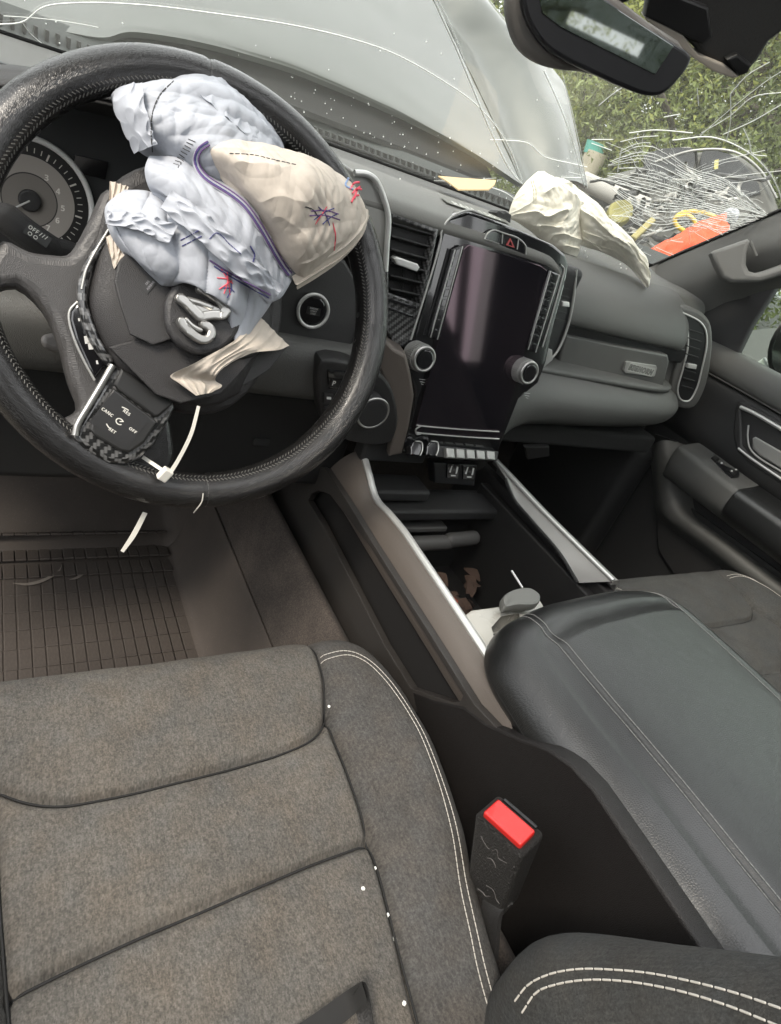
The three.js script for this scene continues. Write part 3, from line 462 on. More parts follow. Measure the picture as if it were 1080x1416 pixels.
// ------------------------------------------------------------------ driver footwell
{
  const t = thing('floor_mat', 'brown black rubber floor mat with raised tread blocks in the driver footwell', 'floor mat', [-0.55, 0.045, -0.2]);
  const sec = (z, y) => [z, [[-0.86, y], [-0.80, y + 0.004], [-0.40, y + 0.004], [-0.285, y + 0.004], [-0.268, y + 0.016], [-0.250, Math.max(0.13, y + 0.05)], [-0.2365, Math.max(0.222, y + 0.1)], [-0.2335, Math.max(0.222, y + 0.1)], [-0.247, 0.10], [-0.29, y - 0.004], [-0.86, y - 0.004]]];
  mesh('mat_sheet', loft([sec(-0.56, 0.18), sec(-0.5, 0.10), sec(-0.43, 0.056), sec(-0.36, 0.048), sec(0.2, 0.048), sec(0.5, 0.048)], 30, 5, true, (z, x, y) => V(x, y, z)), M.rubber, t);
  const gB = new RoundedBoxGeometry(0.0174, 0.0036, 0.0386, 1, 0.0013), v = [gB, gB.clone().scale(0.96, 1.15, 1.0)];
  for (let i = 0; i < 21; i++) for (let j = 0; j < 14; j++) {
    const x = -0.288 - i * 0.0185, z = 0.06 - j * 0.0395; if (x + (z * 0.9) < -0.74 && z > -0.12) continue;
    const zt = [[-0.6, 0.20], [-0.56, 0.18], [-0.5, 0.10], [-0.43, 0.056], [-0.36, 0.048], [0.5, 0.048]], y1 = lin(z - 0.018, zt), y2 = lin(z + 0.018, zt), m = shade(new THREE.Mesh(v[(i * 7 + j * 3) % 2], M.rubber)); m.name = 'tread_block'; t.add(m); m.position.set(x + 0.55 + rr(-0.0004, 0.0004), (y1 + y2) / 2 - 0.045 + 0.0036, z + 0.2); m.rotation.x = -Math.atan2(y2 - y1, -0.036) + Math.PI;
  }
  const R = (L) => tube(L.map(([x, z]) => V(x, 0.053, z)), 0.006, 20, 6);
  mesh('rib', R([[-0.86, -0.12], [-0.70, 0.03], [-0.64, 0.09], [-0.30, 0.105]]), M.rubber, t);
  for (let i = 0; i < 6; i++) mesh('rib', R([[-0.70 - i * 0.03, 0.2], [-0.70 - i * 0.03, 0.045 - i * 0.028]]), M.rubber, t);
  for (const L of [[[18, 806], [38, 806], [60, 800], [80, 789], [86, 780]], [[96, 801], [106, 797], [115, 790]]]) { const q = L.map(([x, y]) => on(x, y, 'y', 0.0562)), w = L.map(([x, y]) => on(x + 1, y + 4, 'y', 0.0562)); mesh('scuff_mark', sheet([q, q.map((p, i) => p.clone().lerp(w[i], [0.15, 0.8, 1, 0.7, 0.1][i] ?? 0.3))], 24, 2, 0.0005, V(0, -1, 0)), std([0.16, 0.14, 0.12], 0.8), t); }
}
{
  const P = (px, py, z) => on(px, py, 'z', z);
  const t = thing('brake_pedal', 'ribbed brake pedal behind the lower rim of the steering wheel', 'pedal', [-0.29, 0.2, -0.36]);
  const c = P(266, 655, -0.36);
  mesh('pedal_pad', box(c.x - 0.045, c.x + 0.045, c.y - 0.03, c.y + 0.03, -0.37, -0.355, 0.006), M.plastic, t);
  for (let i = 0; i < 7; i++) mesh('rib', box(c.x - 0.038 + i * 0.0115, c.x - 0.032 + i * 0.0115, c.y - 0.024, c.y + 0.024, -0.356, -0.352, 0.0015), M.dashDark, t);
  mesh('pedal_arm', tube([c.clone().add(V(0, 0, -0.02)), c.clone().add(V(0.005, 0.14, -0.06)), c.clone().add(V(0.005, 0.3, -0.05))], 0.011), M.black, t);
  const a = thing('accelerator_pedal', 'black accelerator pedal right of the brake pedal', 'pedal', [-0.2, 0.2, -0.4]), d = P(300, 655, -0.38);
  mesh('pedal_pad', box(d.x + 0.02, d.x + 0.065, d.y - 0.09, d.y + 0.05, -0.40, -0.385, 0.006).rotateX(0), M.plastic, a);
  mesh('pedal_arm', tube([d.clone().add(V(0.04, 0.03, -0.02)), d.clone().add(V(0.04, 0.2, -0.08))], 0.009), M.black, a);
}
tag(mesh('footwell_dark_sheet', box(0.20, 0.76, 0.041, 0.052, -0.5, 0.9, 0.004), M.matt), 'plain black sheet added to darken the passenger footwell', 'floor mat');  // black sheet added on the floor so this footwell stays dark

// ------------------------------------------------------------------ dashboard
const SC = new Frame(V(0, 0.6615, -0.1014), V(1, 0, 0), V(0, Math.sin(0.2031), Math.cos(0.2031)));
const D1 = new Frame(V(0, 0.66, -0.105), V(1, 0, 0), V(0, 0.12, 1));
const DV = new Frame(V(-0.16, 0.72, -0.118), V(1, 0, 0), V(0, 0.14, 1));
const DR = new Frame(V(0.4, 0.66, -0.200), V(1, 0, 0), V(-0.06, 0.05, 1));
const DE = new Frame(V(0.68, 0.69, -0.222), V(1, 0, 0), V(-0.30, 0.05, 1));
function canvasTex(w, h, draw) { const c = document.createElement('canvas'); c.width = w; c.height = h; const x = c.getContext('2d'); draw(x, w, h); const t = new THREE.CanvasTexture(c); t.colorSpace = THREE.SRGBColorSpace; t.anisotropy = 4; return t; }
// flat print: a sheet 0.4 mm proud of a frame, covering a rectangle a0..a1 x b0..b1 (metres in the frame)
function printGeo(F, a0, a1, b0, b1, h) { const g = new THREE.PlaneGeometry(a1 - a0, b1 - b0); g.translate((a0 + a1) / 2, (b0 + b1) / 2, h); return g.applyMatrix4(F.m); }
const dash = thing('dashboard', 'dark grey dashboard across the cab with a tall centre touch screen', 'dashboard', [0, 0.5, -0.35]);
mesh('dash_body', [box(-0.80, 0.70, 0.44, 0.745, -0.70, -0.26, 0.02), box(-0.215, 0.16, 0.53, 0.795, -0.30, -0.135, 0.01), box(-0.80, -0.62, 0.44, 0.72, -0.3, -0.14, 0.02)], M.dashDark, dash);
mesh('top_pad', [loft([[-0.80, 0], [-0.4, 0], [0.1, 0], [0.5, 0], [0.70, 0]].map(([x]) => { const zb = -0.725 + 0.34 * x * x; return [x, [[zb, 0.80], [zb + 0.08, 0.803], [-0.45, 0.797], [-0.34, 0.792], [-0.30, 0.783], [-0.29, 0.765], [-0.34, 0.755], [zb + 0.06, 0.76], [zb, 0.775]]]; }), 20, 5)], M.dash, dash);
// padded face in front of the passenger, running into the end with the side vent
mesh('upper_pad', loft([[0.115, 0], [0.30, 0.0], [0.48, 0.0], [0.56, -0.006], [0.60, -0.016], [0.632, -0.04]].map(([x, d], i) => [x, [[-0.30, 0.792], [-0.275, 0.788], [-0.245, 0.772], [-0.222, 0.748], [-0.210, 0.722], [-0.210, 0.703], [-0.219, 0.6965], [-0.25, 0.694], [-0.30, 0.70], [-0.33, 0.74]].map(([z, y]) => [z + d, y - (i > 3 ? (i - 3) * 0.004 : 0)])]), 30, 6), M.dash, dash);
mesh('gap_strip', box(0.14, 0.66, 0.672, 0.702, -0.30, -0.226, 0.003), M.black, dash);
const gb = mesh('glovebox_panel', plate(DR, [[783, 463], [850, 477], [924, 491], [926, 500], [916, 540], [908, 545], [840, 537], [768, 524], [770, 510]], { h: -0.012, depth: 0.03, bevel: 0.004, seg: 3 }), M.dash, dash);
{ // badge with raised outlined letters
  const b = mesh('badge', plate(DR, [[866, 501], [869, 500], [908, 506], [909, 509], [906, 520], [904, 521], [865, 516], [863, 513]], { h: -0.0075, depth: 0.006, bevel: 0.0012 }), M.satin, gb);
  const A = DR.uv(868, 508.5, -0.007), B = DR.uv(905, 513.5, -0.007), w = B.x - A.x;
  const F = new Frame(DR.at((A.x + B.x) / 2, (A.y + B.y) / 2, -0.0072), V(Math.cos(-0.02), Math.sin(-0.02), 0), DR.n);
  const t = canvasTex(512, 128, (x, W, H) => { x.fillStyle = '#a9aaa5'; x.fillRect(0, 0, W, H); x.font = 'bold 104px sans-serif'; x.lineWidth = 9; x.strokeStyle = '#262725'; x.textAlign = 'center'; x.textBaseline = 'middle'; x.strokeText('BIGHORN', W / 2, H / 2 + 4, W - 26); });
  mesh('badge_print', printGeo(F, -w / 2, w / 2, -w * 0.115, w * 0.115, 0.0003), std([1, 1, 1], 0.4, { map: t }), dash);
}
mesh('ledge', loft([[0.150, 0], [0.3, 0], [0.5, 0], [0.58, -0.01], [0.62, -0.03]].map(([x, d]) => [x, [[-0.24 + d, 0.632], [-0.195 + d, 0.630], [-0.183 + d, 0.625], [-0.184 + d, 0.618], [-0.24 + d, 0.615]]]), 16, 5), M.dash, dash);
mesh('glovebox_door', loft([[0.095, 0.05, -0.07], [0.12, 0.03, -0.035], [0.16, 0.012, -0.012], [0.22, 0, 0], [0.34, -0.005, 0.004], [0.5, -0.018, 0.008], [0.60, -0.03, 0.014], [0.65, -0.055, 0.02]].map(([x, d, e]) => [x, [[-0.23 + d * 0.4, 0.622], [-0.178 + d, 0.618], [-0.150 + d, 0.604], [-0.137 + d, 0.580 + e * 0.4], [-0.143 + d, 0.550 + e], [-0.165 + d, 0.530 + e], [-0.20 + d * 0.7, 0.520 + e], [-0.26, 0.516 + e], [-0.30, 0.53], [-0.30, 0.60]]]), 40, 6), M.dash, dash);
mesh('under_panel', box(0.12, 0.66, 0.47, 0.512, -0.34, -0.20, 0.01), M.matt, dash);
mesh('glovebox_latch', plate(new Frame(V(0.3, 0.5, -0.185), V(1, 0, 0), V(0, -0.2, 1)), [[726, 619], [760, 618], [760, 631], [730, 636]], { h: 0, depth: 0.01, bevel: 0.002 }), M.plastic, dash);
// end of the dash with the side vent
mesh('vent_surround', plate(DE, [[930, 424], [950, 424], [974, 434], [985, 452], [985, 494], [975, 540], [960, 564], [938, 563], [927, 546], [934, 514], [941, 480], [939, 452]], { h: 0.012, depth: 0.07, bevel: 0.007, seg: 4, smooth: 4 }), M.dash, dash);
{
  const out = [[935, 430], [944, 436], [950, 452], [951, 480], [945, 508], [937, 540], [942, 553], [953, 554], [963, 538], [971, 508], [977, 478], [976, 458], [969, 446], [952, 436]];
  mesh('end_frame', plate(DE, [[893, 398], [922, 405], [944, 424], [952, 470], [942, 540], [928, 558], [910, 549], [918, 505], [924, 470], [918, 440], [903, 416]], { h: 0.000, depth: 0.05, bevel: 0.010, seg: 4, smooth: 3 }), M.dash, dash);
  const v = mesh('side_vent', plate(DE, out, { h: 0.013, depth: 0.012, bevel: 0.001 }), M.black, dash);
  mesh('vent_ring', tube(out.map((p) => DE.hit(p[0], p[1], 0.0145)), 0.0019, 90, 8, true), M.silver, v);
  for (let i = 0; i < 8; i++) { const y = 458 + i * 11, a = DE.uv(951 - i * 1.1, y - 1, 0.016), b = DE.uv(973 - i * 2.0, y + 3, 0.016); mesh('slat', box(a.x, b.x, (a.y + b.y) / 2 - 0.0012, (a.y + b.y) / 2 + 0.0014, 0.010, 0.0165, 0.001).applyMatrix4(DE.m), M.plastic, v); }
  mesh('vent_tab', plate(DE, [[952, 503], [964, 505], [963, 511], [951, 509]], { h: 0.022, depth: 0.012, bevel: 0.0015 }), M.silver, v);
}
// raised middle of the dash top with an embossed strip
mesh('center_top', loft([[-0.30, -0.02], [-0.24, 0], [-0.1, 0], [0.05, 0], [0.09, -0.006], [0.11, -0.016]].map(([x, d]) => [x, [[-0.30, 0.795 + d], [-0.275, 0.814 + d], [-0.245, 0.821 + d], [-0.20, 0.820 + d], [-0.150, 0.811 + d], [-0.132, 0.804 + d], [-0.126, 0.793 + d], [-0.14, 0.78], [-0.28, 0.78]]]), 24, 6), std([0.13, 0.13, 0.12], 0.5, { bumpMap: grainTex, bumpScale: 0.0002 }), dash);

{
  const TF = new Frame(V(-0.03, 0.8192, -0.185), V(1, 0, 0), V(0, 1, 0.14));
  const t = canvasTex(512, 96, (x, W, H) => { x.fillStyle = '#65665f'; x.fillRect(0, 0, W, H); x.font = 'bold 84px sans-serif'; x.fillStyle = '#b4b5af'; x.textAlign = 'center'; x.textBaseline = 'middle'; x.fillText('RAM 1500', W / 2, H / 2 + 4, W - 20); });
  mesh('embossed_strip', printGeo(TF, -0.055, 0.055, -0.010, 0.010, 0.0009), std([1, 1, 1], 0.5, { map: t }), dash);
}
// ---- instrument cluster
{
  const G = new Frame(V(-0.41, 0.70, -0.185), V(1, 0, 0), V(0, 0.12, 1)), c = G.uv(41, 277);
  const cl = mesh('instrument_cluster', plate(G, [[-0.235, -0.085], [0.215, -0.085], [0.215, 0.085], [0.15, 0.11], [-0.17, 0.11], [-0.235, 0.085]], { metres: true, h: -0.006, depth: 0.03, bevel: 0.004 }), std([0.030, 0.032, 0.034], 0.4), dash);
  for (const cx of [c.x, -c.x * 0.75]) {
    const R = 0.0535, T = canvasTex(512, 512, (x, W) => {
      const P = (a, b) => [W / 2 + (a - c.x) / 0.056 * W / 2, W / 2 - (b - c.y) / 0.056 * W / 2];
      x.fillStyle = '#1b1a1a'; x.fillRect(0, 0, W, W);
      x.fillStyle = '#a39d96'; x.beginPath(); x.arc(W / 2, W / 2, 192, 0, 7); x.fill();
      x.fillStyle = '#7d7872'; x.beginPath(); x.arc(W / 2, W / 2, 116, 0, 7); x.fill(); x.strokeStyle = '#2b2927'; x.lineWidth = 5; x.beginPath(); x.arc(W / 2, W / 2, 116, 0, 7); x.stroke();
      x.strokeStyle = '#d8d4cc'; for (let i = 0; i <= 35; i++) { const a = Math.PI * (0.75 + 1.5 * i / 35), m = i % 5 === 0; x.lineWidth = m ? 8 : 4; x.beginPath(); x.moveTo(W / 2 + Math.cos(a) * (m ? 196 : 206), W / 2 + Math.sin(a) * (m ? 196 : 206)); x.lineTo(W / 2 + Math.cos(a) * 228, W / 2 + Math.sin(a) * 228); x.stroke(); }
      x.fillStyle = '#e8e4dc'; x.font = 'bold 35px sans-serif'; x.textAlign = 'center'; x.textBaseline = 'middle';
      for (let i = 0; i < 8; i++) { const a = Math.PI * (0.75 + 1.5 * i / 7); let q = [W / 2 + Math.cos(a) * 160, W / 2 + Math.sin(a) * 160]; if (cx === c.x && i > 2) { const u = G.uv(...[[66, 244], [83, 264], [90, 289], [82, 307], [68, 318]][i - 3]); q = P(u.x, u.y); } x.fillText(String(i), q[0], q[1]); }
    });
    const d = mesh('dial', disc(G, [cx, c.y], R, { metres: true, h: -0.001, depth: 0.004, bevel: 0.0005 }), M.black, cl);
    { const g = new THREE.CircleGeometry(R - 0.001, 48).translate(cx, c.y, -0.0004).applyMatrix4(G.m); mesh('dial_face', g, std([1, 1, 1], 0.55, { map: T }), dash); }
    mesh('dial_ring', new THREE.TorusGeometry(R + 0.0012, 0.0028, 10, 64).translate(cx, c.y, 0.002).applyMatrix4(G.m), std([0.85, 0.85, 0.83], 0.3, { metalness: 0.15 }), cl);
    mesh('dial_hub', disc(G, [cx, c.y], 0.010, { metres: true, h: 0.005, depth: 0.005, bevel: 0.002 }), M.plastic, cl);
    const a = cx === c.x ? -2.5 : -2.4; mesh('needle', tube([G.at(cx, c.y, 0.005), G.at(cx + Math.cos(a) * 0.040, c.y + Math.sin(a) * 0.040, 0.005)], 0.0009, 4), M.print, cl);
  }
  const inf = mesh('info_display', plate(G, [[103, 213], [150, 224], [146, 249], [100, 237]], { h: -0.002, depth: 0.005, bevel: 0.001 }), M.gloss, cl);
  // hood over the cluster: an arch open towards the driver
  const arch = (z, w, b, y0, k) => Array.from({ length: 13 }, (_, i) => { const a = Math.PI * (1 - i / 12); return V(-0.432 + Math.cos(a) * (w - 0.045), y0 + Math.pow(Math.sin(a), 0.72) * b, z + k * Math.sin(a)); });
  mesh('cluster_hood', sheet([arch(-0.20, 0.225, 0.062, 0.735, 0), arch(-0.15, 0.232, 0.076, 0.732, 0.0), arch(-0.125, 0.236, 0.086, 0.73, 0.012), arch(-0.135, 0.248, 0.096, 0.728, 0.006), arch(-0.16, 0.258, 0.10, 0.725, 0), arch(-0.30, 0.262, 0.092, 0.72, 0)], 60, 40, 0.004, V(0, -1, 0)), M.dashDark, dash);
}
// ---- panel right of the wheel with the start button, then the knee panel
{
  mesh('switch_panel', plate(D1, [[300, 478], [400, 484], [478, 489], [492, 470], [498, 430], [496, 392], [478, 360], [430, 335], [360, 340], [300, 400]], { h: -0.004, depth: 0.05, bevel: 0.004, seg: 3 }), std([0.030, 0.030, 0.030], 0.42, { bumpMap: grainTex, bumpScale: 0.00015 }), dash);
  const b = mesh('start_button', disc(D1, [433, 430], 0.0165, { h: 0.001, depth: 0.008, bevel: 0.002 }), M.gloss, dash);
  const c = D1.uv(433, 430);
  mesh('button_ring', new THREE.TorusGeometry(0.0188, 0.0021, 10, 48).translate(c.x, c.y, 0.0005).applyMatrix4(D1.m), M.silver, b);
  const t = canvasTex(128, 64, (x, W, H) => { x.fillStyle = '#101011'; x.fillRect(0, 0, W, H); x.fillStyle = '#b8b8b4'; x.font = 'bold 20px sans-serif'; x.textAlign = 'center'; x.fillText('ENGINE', 64, 18); x.fillText('START', 64, 39); x.fillText('STOP', 64, 60); });
  mesh('button_print', printGeo(D1, c.x - 0.009, c.x + 0.009, c.y - 0.0045, c.y + 0.0045, 0.0014), std([1, 1, 1], 0.35, { map: t }), dash);
  mesh('knee_panel', loft([[-0.80, 0], [-0.6, 0], [-0.4, 0], [-0.25, 0], [-0.14, 0], [-0.125, -0.01]].map(([x, d]) => [x, [[-0.14 + d, 0.640], [-0.092 + d, 0.637], [-0.081 + d, 0.624], [-0.080 + d, 0.598], [-0.088 + d, 0.572], [-0.108 + d, 0.560], [-0.16, 0.556], [-0.22, 0.556], [-0.26, 0.57], [-0.26, 0.62]]]), 24, 6), M.dash, dash);
  mesh('lower_panel', box(-0.80, -0.135, 0.41, 0.557, -0.30, -0.128, 0.012), std([0.010, 0.010, 0.010], 0.6), dash);
  mesh('fuse_cover', plate(new Frame(V(-0.25, 0.5, -0.128), V(1, 0, 0), V(0, 0, 1)), [[352, 606], [374, 608], [372, 618], [350, 616]], { h: 0.004, depth: 0.006, bevel: 0.001 }), M.dashDark, dash);
}
{ // gear selector and light switches
  const F = new Frame(V(-0.17, 0.575, -0.072), V(1, 0, 0), V(0, -0.06, 1));
  const g = mesh('selector_panel', plate(F, [[446, 499], [500, 506], [532, 522], [547, 552], [550, 592], [540, 612], [520, 616], [470, 606], [452, 590], [441, 556], [440, 512]], { h: 0.006, depth: 0.03, bevel: 0.004, seg: 3, smooth: 3 }), M.plastic, dash);
  const w = mesh('gear_window', plate(F, [[453, 512], [498, 516], [496, 540], [455, 538]], { h: 0.0085, depth: 0.006, bevel: 0.0012 }), M.gloss, g);
  const A = F.uv(455, 530, 0.0088), B = F.uv(506, 534, 0.0088), hh = 0.0062;
  const t = canvasTex(256, 64, (x, W, H) => { x.fillStyle = '#0b0b0c'; x.fillRect(0, 0, W, H); x.fillStyle = '#c9c8c2'; x.font = 'bold 46px sans-serif'; x.textBaseline = 'middle'; x.textAlign = 'center'; 'PRND'.split('').forEach((l, i) => x.fillText(l, 32 + 64 * i, 34)); });
  mesh('gear_print', printGeo(F, A.x, B.x, (A.y + B.y) / 2 - hh, (A.y + B.y) / 2 + hh, 0.0089), std([1, 1, 1], 0.3, { map: t }), dash);
  for (const [a, b] of [[455, 551], [470, 553], [456, 570], [471, 572]]) { const s = mesh('switch_button', plate(F, [[a - 7, b - 8], [a + 7, b - 7], [a + 6, b + 8], [a - 7, b + 7]], { h: 0.010, depth: 0.008, bevel: 0.0015 }), M.plastic, g); mesh('icon', plate(F, [[a - 3, b - 2], [a + 3, b - 1.6], [a + 3, b + 1.6], [a - 3, b + 1.2]], { h: 0.0106, depth: 0.0008, bevel: 0 }), M.print, s); }
  const d = mesh('gear_dial', disc(F, [517, 573], 0.0205, { h: 0.028, depth: 0.026, bevel: 0.004 }), M.dashDark, g), c = F.uv(517, 573, 0.028);
  mesh('dial_ring', new THREE.TorusGeometry(0.0208, 0.0017, 8, 48).translate(c.x, c.y, 0.0255).applyMatrix4(F.m), M.chrome, d);
}
mesh('center_side_trim', plate(new Frame(V(-0.12, 0.58, -0.075), V(1, 0, 0), V(-0.25, -0.02, 1)), [[520, 455], [545, 482], [562, 492], [568, 515], [573, 548], [566, 590], [556, 628], [538, 632], [548, 580], [528, 520], [510, 480]], { h: 0.006, depth: 0.04, bevel: 0.004, seg: 3 }), M.taupe, dash);
// ---- vents beside the screen
{
  mesh('vent_shroud', plate(DV, [[470, 222], [492, 236], [514, 242], [529, 268], [536, 300], [535, 345], [536, 420], [520, 450], [500, 430], [490, 330]], { h: 0.002, depth: 0.04, bevel: 0.004, seg: 3 }), std([0.27, 0.27, 0.255], 0.42, { metalness: 0.3 }), dash);
  mesh('silver_trim', tube([[490, 239], [508, 241], [520, 250], [530, 272], [537, 300], [535, 340], [533, 375]].map((p) => DV.hit(p[0], p[1], 0.006)), 0.0034, 60, 10), M.silver, dash);
  const v = mesh('air_vent', plate(DV, [[535, 291], [607, 317], [600, 350], [577, 468], [568, 484], [545, 476], [534, 455], [532, 400]], { h: 0.002, depth: 0.03, bevel: 0.002, holes: [[[540, 300], [600, 322], [594, 352], [580, 420], [538, 405], [537, 350]].reverse()] }), M.carbon, dash);
  mesh('vent_back', plate(DV, [[537, 297], [603, 319], [582, 425], [535, 408]], { h: -0.022, depth: 0.004, bevel: 0.001 }), M.black, v);
  for (let i = 0; i < 6; i++) { const y = 312 + i * 17.5, a = DV.uv(541, y - 2, 0), b = DV.uv(598 - i * 3.2, y + 16, 0); const F2 = new Frame(DV.at((a.x + b.x) / 2, (a.y + b.y) / 2, -0.008), DV.u, DV.n.clone().add(V(0, 0.35, 0))); mesh('slat', box(-(b.x - a.x) / 2, (b.x - a.x) / 2, -0.0012, 0.0012, -0.011, 0.008, 0.001).applyMatrix4(F2.m), M.dashDark, v); }
  for (const [a, b, c2, d2] of [[560, 312, 556, 405], [580, 320, 570, 412]]) mesh('divider', tube([DV.hit(a, b, -0.014), DV.hit(c2, d2, -0.014)], 0.0012, 4), M.dashDark, v);
  mesh('vent_tab', plate(DV, [[545, 358], [549, 355], [578, 365], [581, 370], [577, 376], [549, 366]], { h: 0.006, depth: 0.012, bevel: 0.0018, seg: 3 }), M.silver, v);
  mesh('carbon_rib', [[[537, 412], [576, 424], [575, 428], [537, 417]], [[537, 424], [572, 437], [571, 440], [537, 428]]].map((q) => plate(DV, q, { h: 0.0045, depth: 0.004, bevel: 0.0008 })), M.gloss, v);
  mesh('chrome_rim', tube([[533, 470], [541, 479], [552, 486], [564, 490]].map((p) => DV.hit(p[0], p[1], 0.008)), 0.003, 20, 8), std([0.75, 0.72, 0.55], 0.25, { metalness: 0.9 }), v);
  const FR = new Frame(V(0.125, 0.745, -0.128), V(1, 0, 0), V(0, 0.14, 1));
  const w = mesh('air_vent', plate(FR, [[784, 366], [797, 374], [792, 420], [784, 455], [770, 486], [748, 500], [745, 480], [765, 430], [778, 385]], { h: -0.006, depth: 0.03, bevel: 0.002 }), M.black, dash);
  mesh('vent_edge', tube([[797, 373], [792, 420], [784, 455], [771, 485], [752, 506]].map((p) => FR.hit(p[0], p[1], -0.003)), 0.0020, 30, 8), M.satin, w);
  for (let i = 0; i < 6; i++) { const y = 388 + i * 11; mesh('slat', plate(FR, [[776 - i * 1.6, y - 3], [790 - i * 1.4, y + 1], [790 - i * 1.4, y + 3.5], [776 - i * 1.6, y]], { h: -0.003, depth: 0.005, bevel: 0.0006 }), M.dashDark, w); }
  mesh('vent_tab', plate(FR, [[778, 417], [788, 418], [788, 425], [778, 424]], { h: 0.004, depth: 0.01, bevel: 0.0018 }), M.silver, w);
  mesh('side_clip', plate(FR, [[742, 497], [757, 481], [764, 484], [765, 498], [752, 508]], { h: 0.004, depth: 0.008, bevel: 0.0015 }), M.satin, w);
}
// ---- centre touch screen unit
{
  const u = mesh('infotainment_unit', plate(SC, [[612, 316], [622, 302], [648, 292], [706, 312], [766, 338], [782, 351], [787, 366], [783, 390], [768, 445], [756, 500], [745, 530], [718, 552], [703, 590], [686, 634], [555, 627], [561, 600], [573, 556], [574, 540], [564, 512], [568, 490], [590, 405]], { h: 0, depth: 0.05, bevel: 0.004, seg: 3 }), M.gloss, dash);
  mesh('touch_screen', plate(SC, [[648, 338], [700, 352], [748, 367], [757, 374], [754, 392], [722, 500], [693, 604], [690, 609], [575, 597], [574, 592], [604, 480], [640, 345]], { h: 0.006, depth: 0.008, bevel: 0.0012, seg: 2 }), M.screen, u);
  mesh('bezel_edge', tube([[568, 470], [590, 400], [609, 335], [611, 318], [622, 302], [648, 291], [668, 297]].map((p) => SC.hit(p[0], p[1], 0.001)), 0.0014, 40, 8), M.satin, u);
  mesh('bezel_edge', tube([[775, 366], [780, 372], [776, 390], [762, 440], [750, 480]].map((p) => SC.hit(p[0], p[1], 0.001)), 0.0012, 40, 8), M.satin, u);
  for (const [A, B, C, D] of [[[628, 346], [641, 340], [606, 470], [594, 466]], [[760, 374], [775, 380], [742, 488], [729, 483]]]) {   // key bars left and right of the glass
    const k = mesh('key_bar', plate(SC, [A, B, C, D], { h: 0.008, depth: 0.008, bevel: 0.002, seg: 3 }), M.gloss, u);
    const L = (t, s) => { const a = [A[0] + (D[0] - A[0]) * t, A[1] + (D[1] - A[1]) * t], b = [B[0] + (C[0] - B[0]) * t, B[1] + (C[1] - B[1]) * t]; return [a[0] + (b[0] - a[0]) * s, a[1] + (b[1] - a[1]) * s]; };
    mesh('chrome_line', [0.12, 0.9].map((s) => tube([0, 0.25, 0.5, 0.75, 1].map((t) => SC.hit(...L(t, s), 0.0085)), 0.0009, 30, 6)), M.chrome, k);
    for (let i = 0; i < 9; i++) mesh('key', plate(SC, [L((i + 0.12) / 9, 0.25), L((i + 0.12) / 9, 0.78), L((i + 0.85) / 9, 0.78), L((i + 0.85) / 9, 0.25)], { h: 0.0098, depth: 0.003, bevel: 0.0007 }), M.gloss, k);
  }
  for (const [px, py] of [[588, 497], [733, 516]]) {
    const c = SC.uv(px, py, 0.026), K = [];
    const k = mesh('control_knob', [new THREE.CylinderGeometry(0.0165, 0.0185, 0.024, 40).rotateX(Math.PI / 2).translate(c.x, c.y, 0.012).applyMatrix4(SC.m)], M.satin, u);
    for (let i = 0; i < 40; i++) { const a = i / 40 * 2 * Math.PI; K.push(box(-0.0006, 0.0006, -0.0009, 0.0009, 0.002, 0.019, 0.0003).rotateZ(a).translate(c.x + Math.cos(a) * 0.0176, c.y + Math.sin(a) * 0.0176, 0).applyMatrix4(SC.m)); }
    mesh('knurl', K, M.satin, k);
    mesh('knob_ring', new THREE.TorusGeometry(0.0150, 0.0021, 10, 40).translate(c.x, c.y, 0.0240).applyMatrix4(SC.m), M.chrome, k);
    mesh('knob_cap', disc(SC, [c.x, c.y], 0.0125, { metres: true, h: 0.0265, depth: 0.006, bevel: 0.0018 }), M.gloss, k);
    mesh('icon', [[-4, -3, 4, -2.4], [-3, 0.5, 3, 1.2], [-1.5, 3.5, 1.5, 4.2]].map(([x0, y0, x1, y1]) => plate(SC, [[px - 4 + x0, py + 30 + y0], [px - 4 + x1, py + 31 + y0], [px - 4 + x1, py + 31 + y1], [px - 4 + x0, py + 30 + y1]], { h: 0.0008, depth: 0.0006, bevel: 0 })), M.print, u);
  }
  const hz = mesh('hazard_panel', plate(SC, [[671, 330], [676, 322], [684, 319], [715, 330], [726, 340], [727, 352], [700, 343]], { h: 0.003, depth: 0.006, bevel: 0.001 }), M.gloss, u);
  mesh('chrome_line', [tube([[670, 331], [674, 323], [682, 318.5], [698, 323], [717, 330], [727, 341], [727, 352]].map((p) => SC.hit(p[0], p[1], 0.0038)), 0.0011, 40, 8), tube([[695, 322], [694, 337]].map((p) => SC.hit(p[0], p[1], 0.0038)), 0.0009, 6), tube([[717, 330], [715, 345]].map((p) => SC.hit(p[0], p[1], 0.0038)), 0.0009, 6), tube([[671, 331], [690, 337]].map((p) => SC.hit(p[0], p[1], 0.0038)), 0.0007, 6)], M.chrome, hz);
  mesh('hazard_triangle', plate(SC, [[706, 329], [712, 343], [700, 339]], { h: 0.0042, depth: 0.002, bevel: 0.0003, holes: [[[706, 333], [709, 340.5], [703, 338.5]].reverse()] }), std([0.30, 0.04, 0.04], 0.4), hz);
  for (const y of [590, 600]) mesh('chrome_line', tube([[576, y - 2], [582, y - 1], [640, y + 4], [690, y + 7]].map((p) => SC.hit(p[0], p[1], 0.0085)), 0.0012, 30, 8), M.chrome, u);
  mesh('chrome_line', tube([[582, 589], [575, 594], [576, 600], [582, 600]].map((p) => SC.hit(p[0], p[1], 0.0085)), 0.0012, 20, 8), M.chrome, u);
  const B = new Frame(SC.at(0, -0.142, 0.012), V(1, 0, 0), V(0, 0.75, 1));
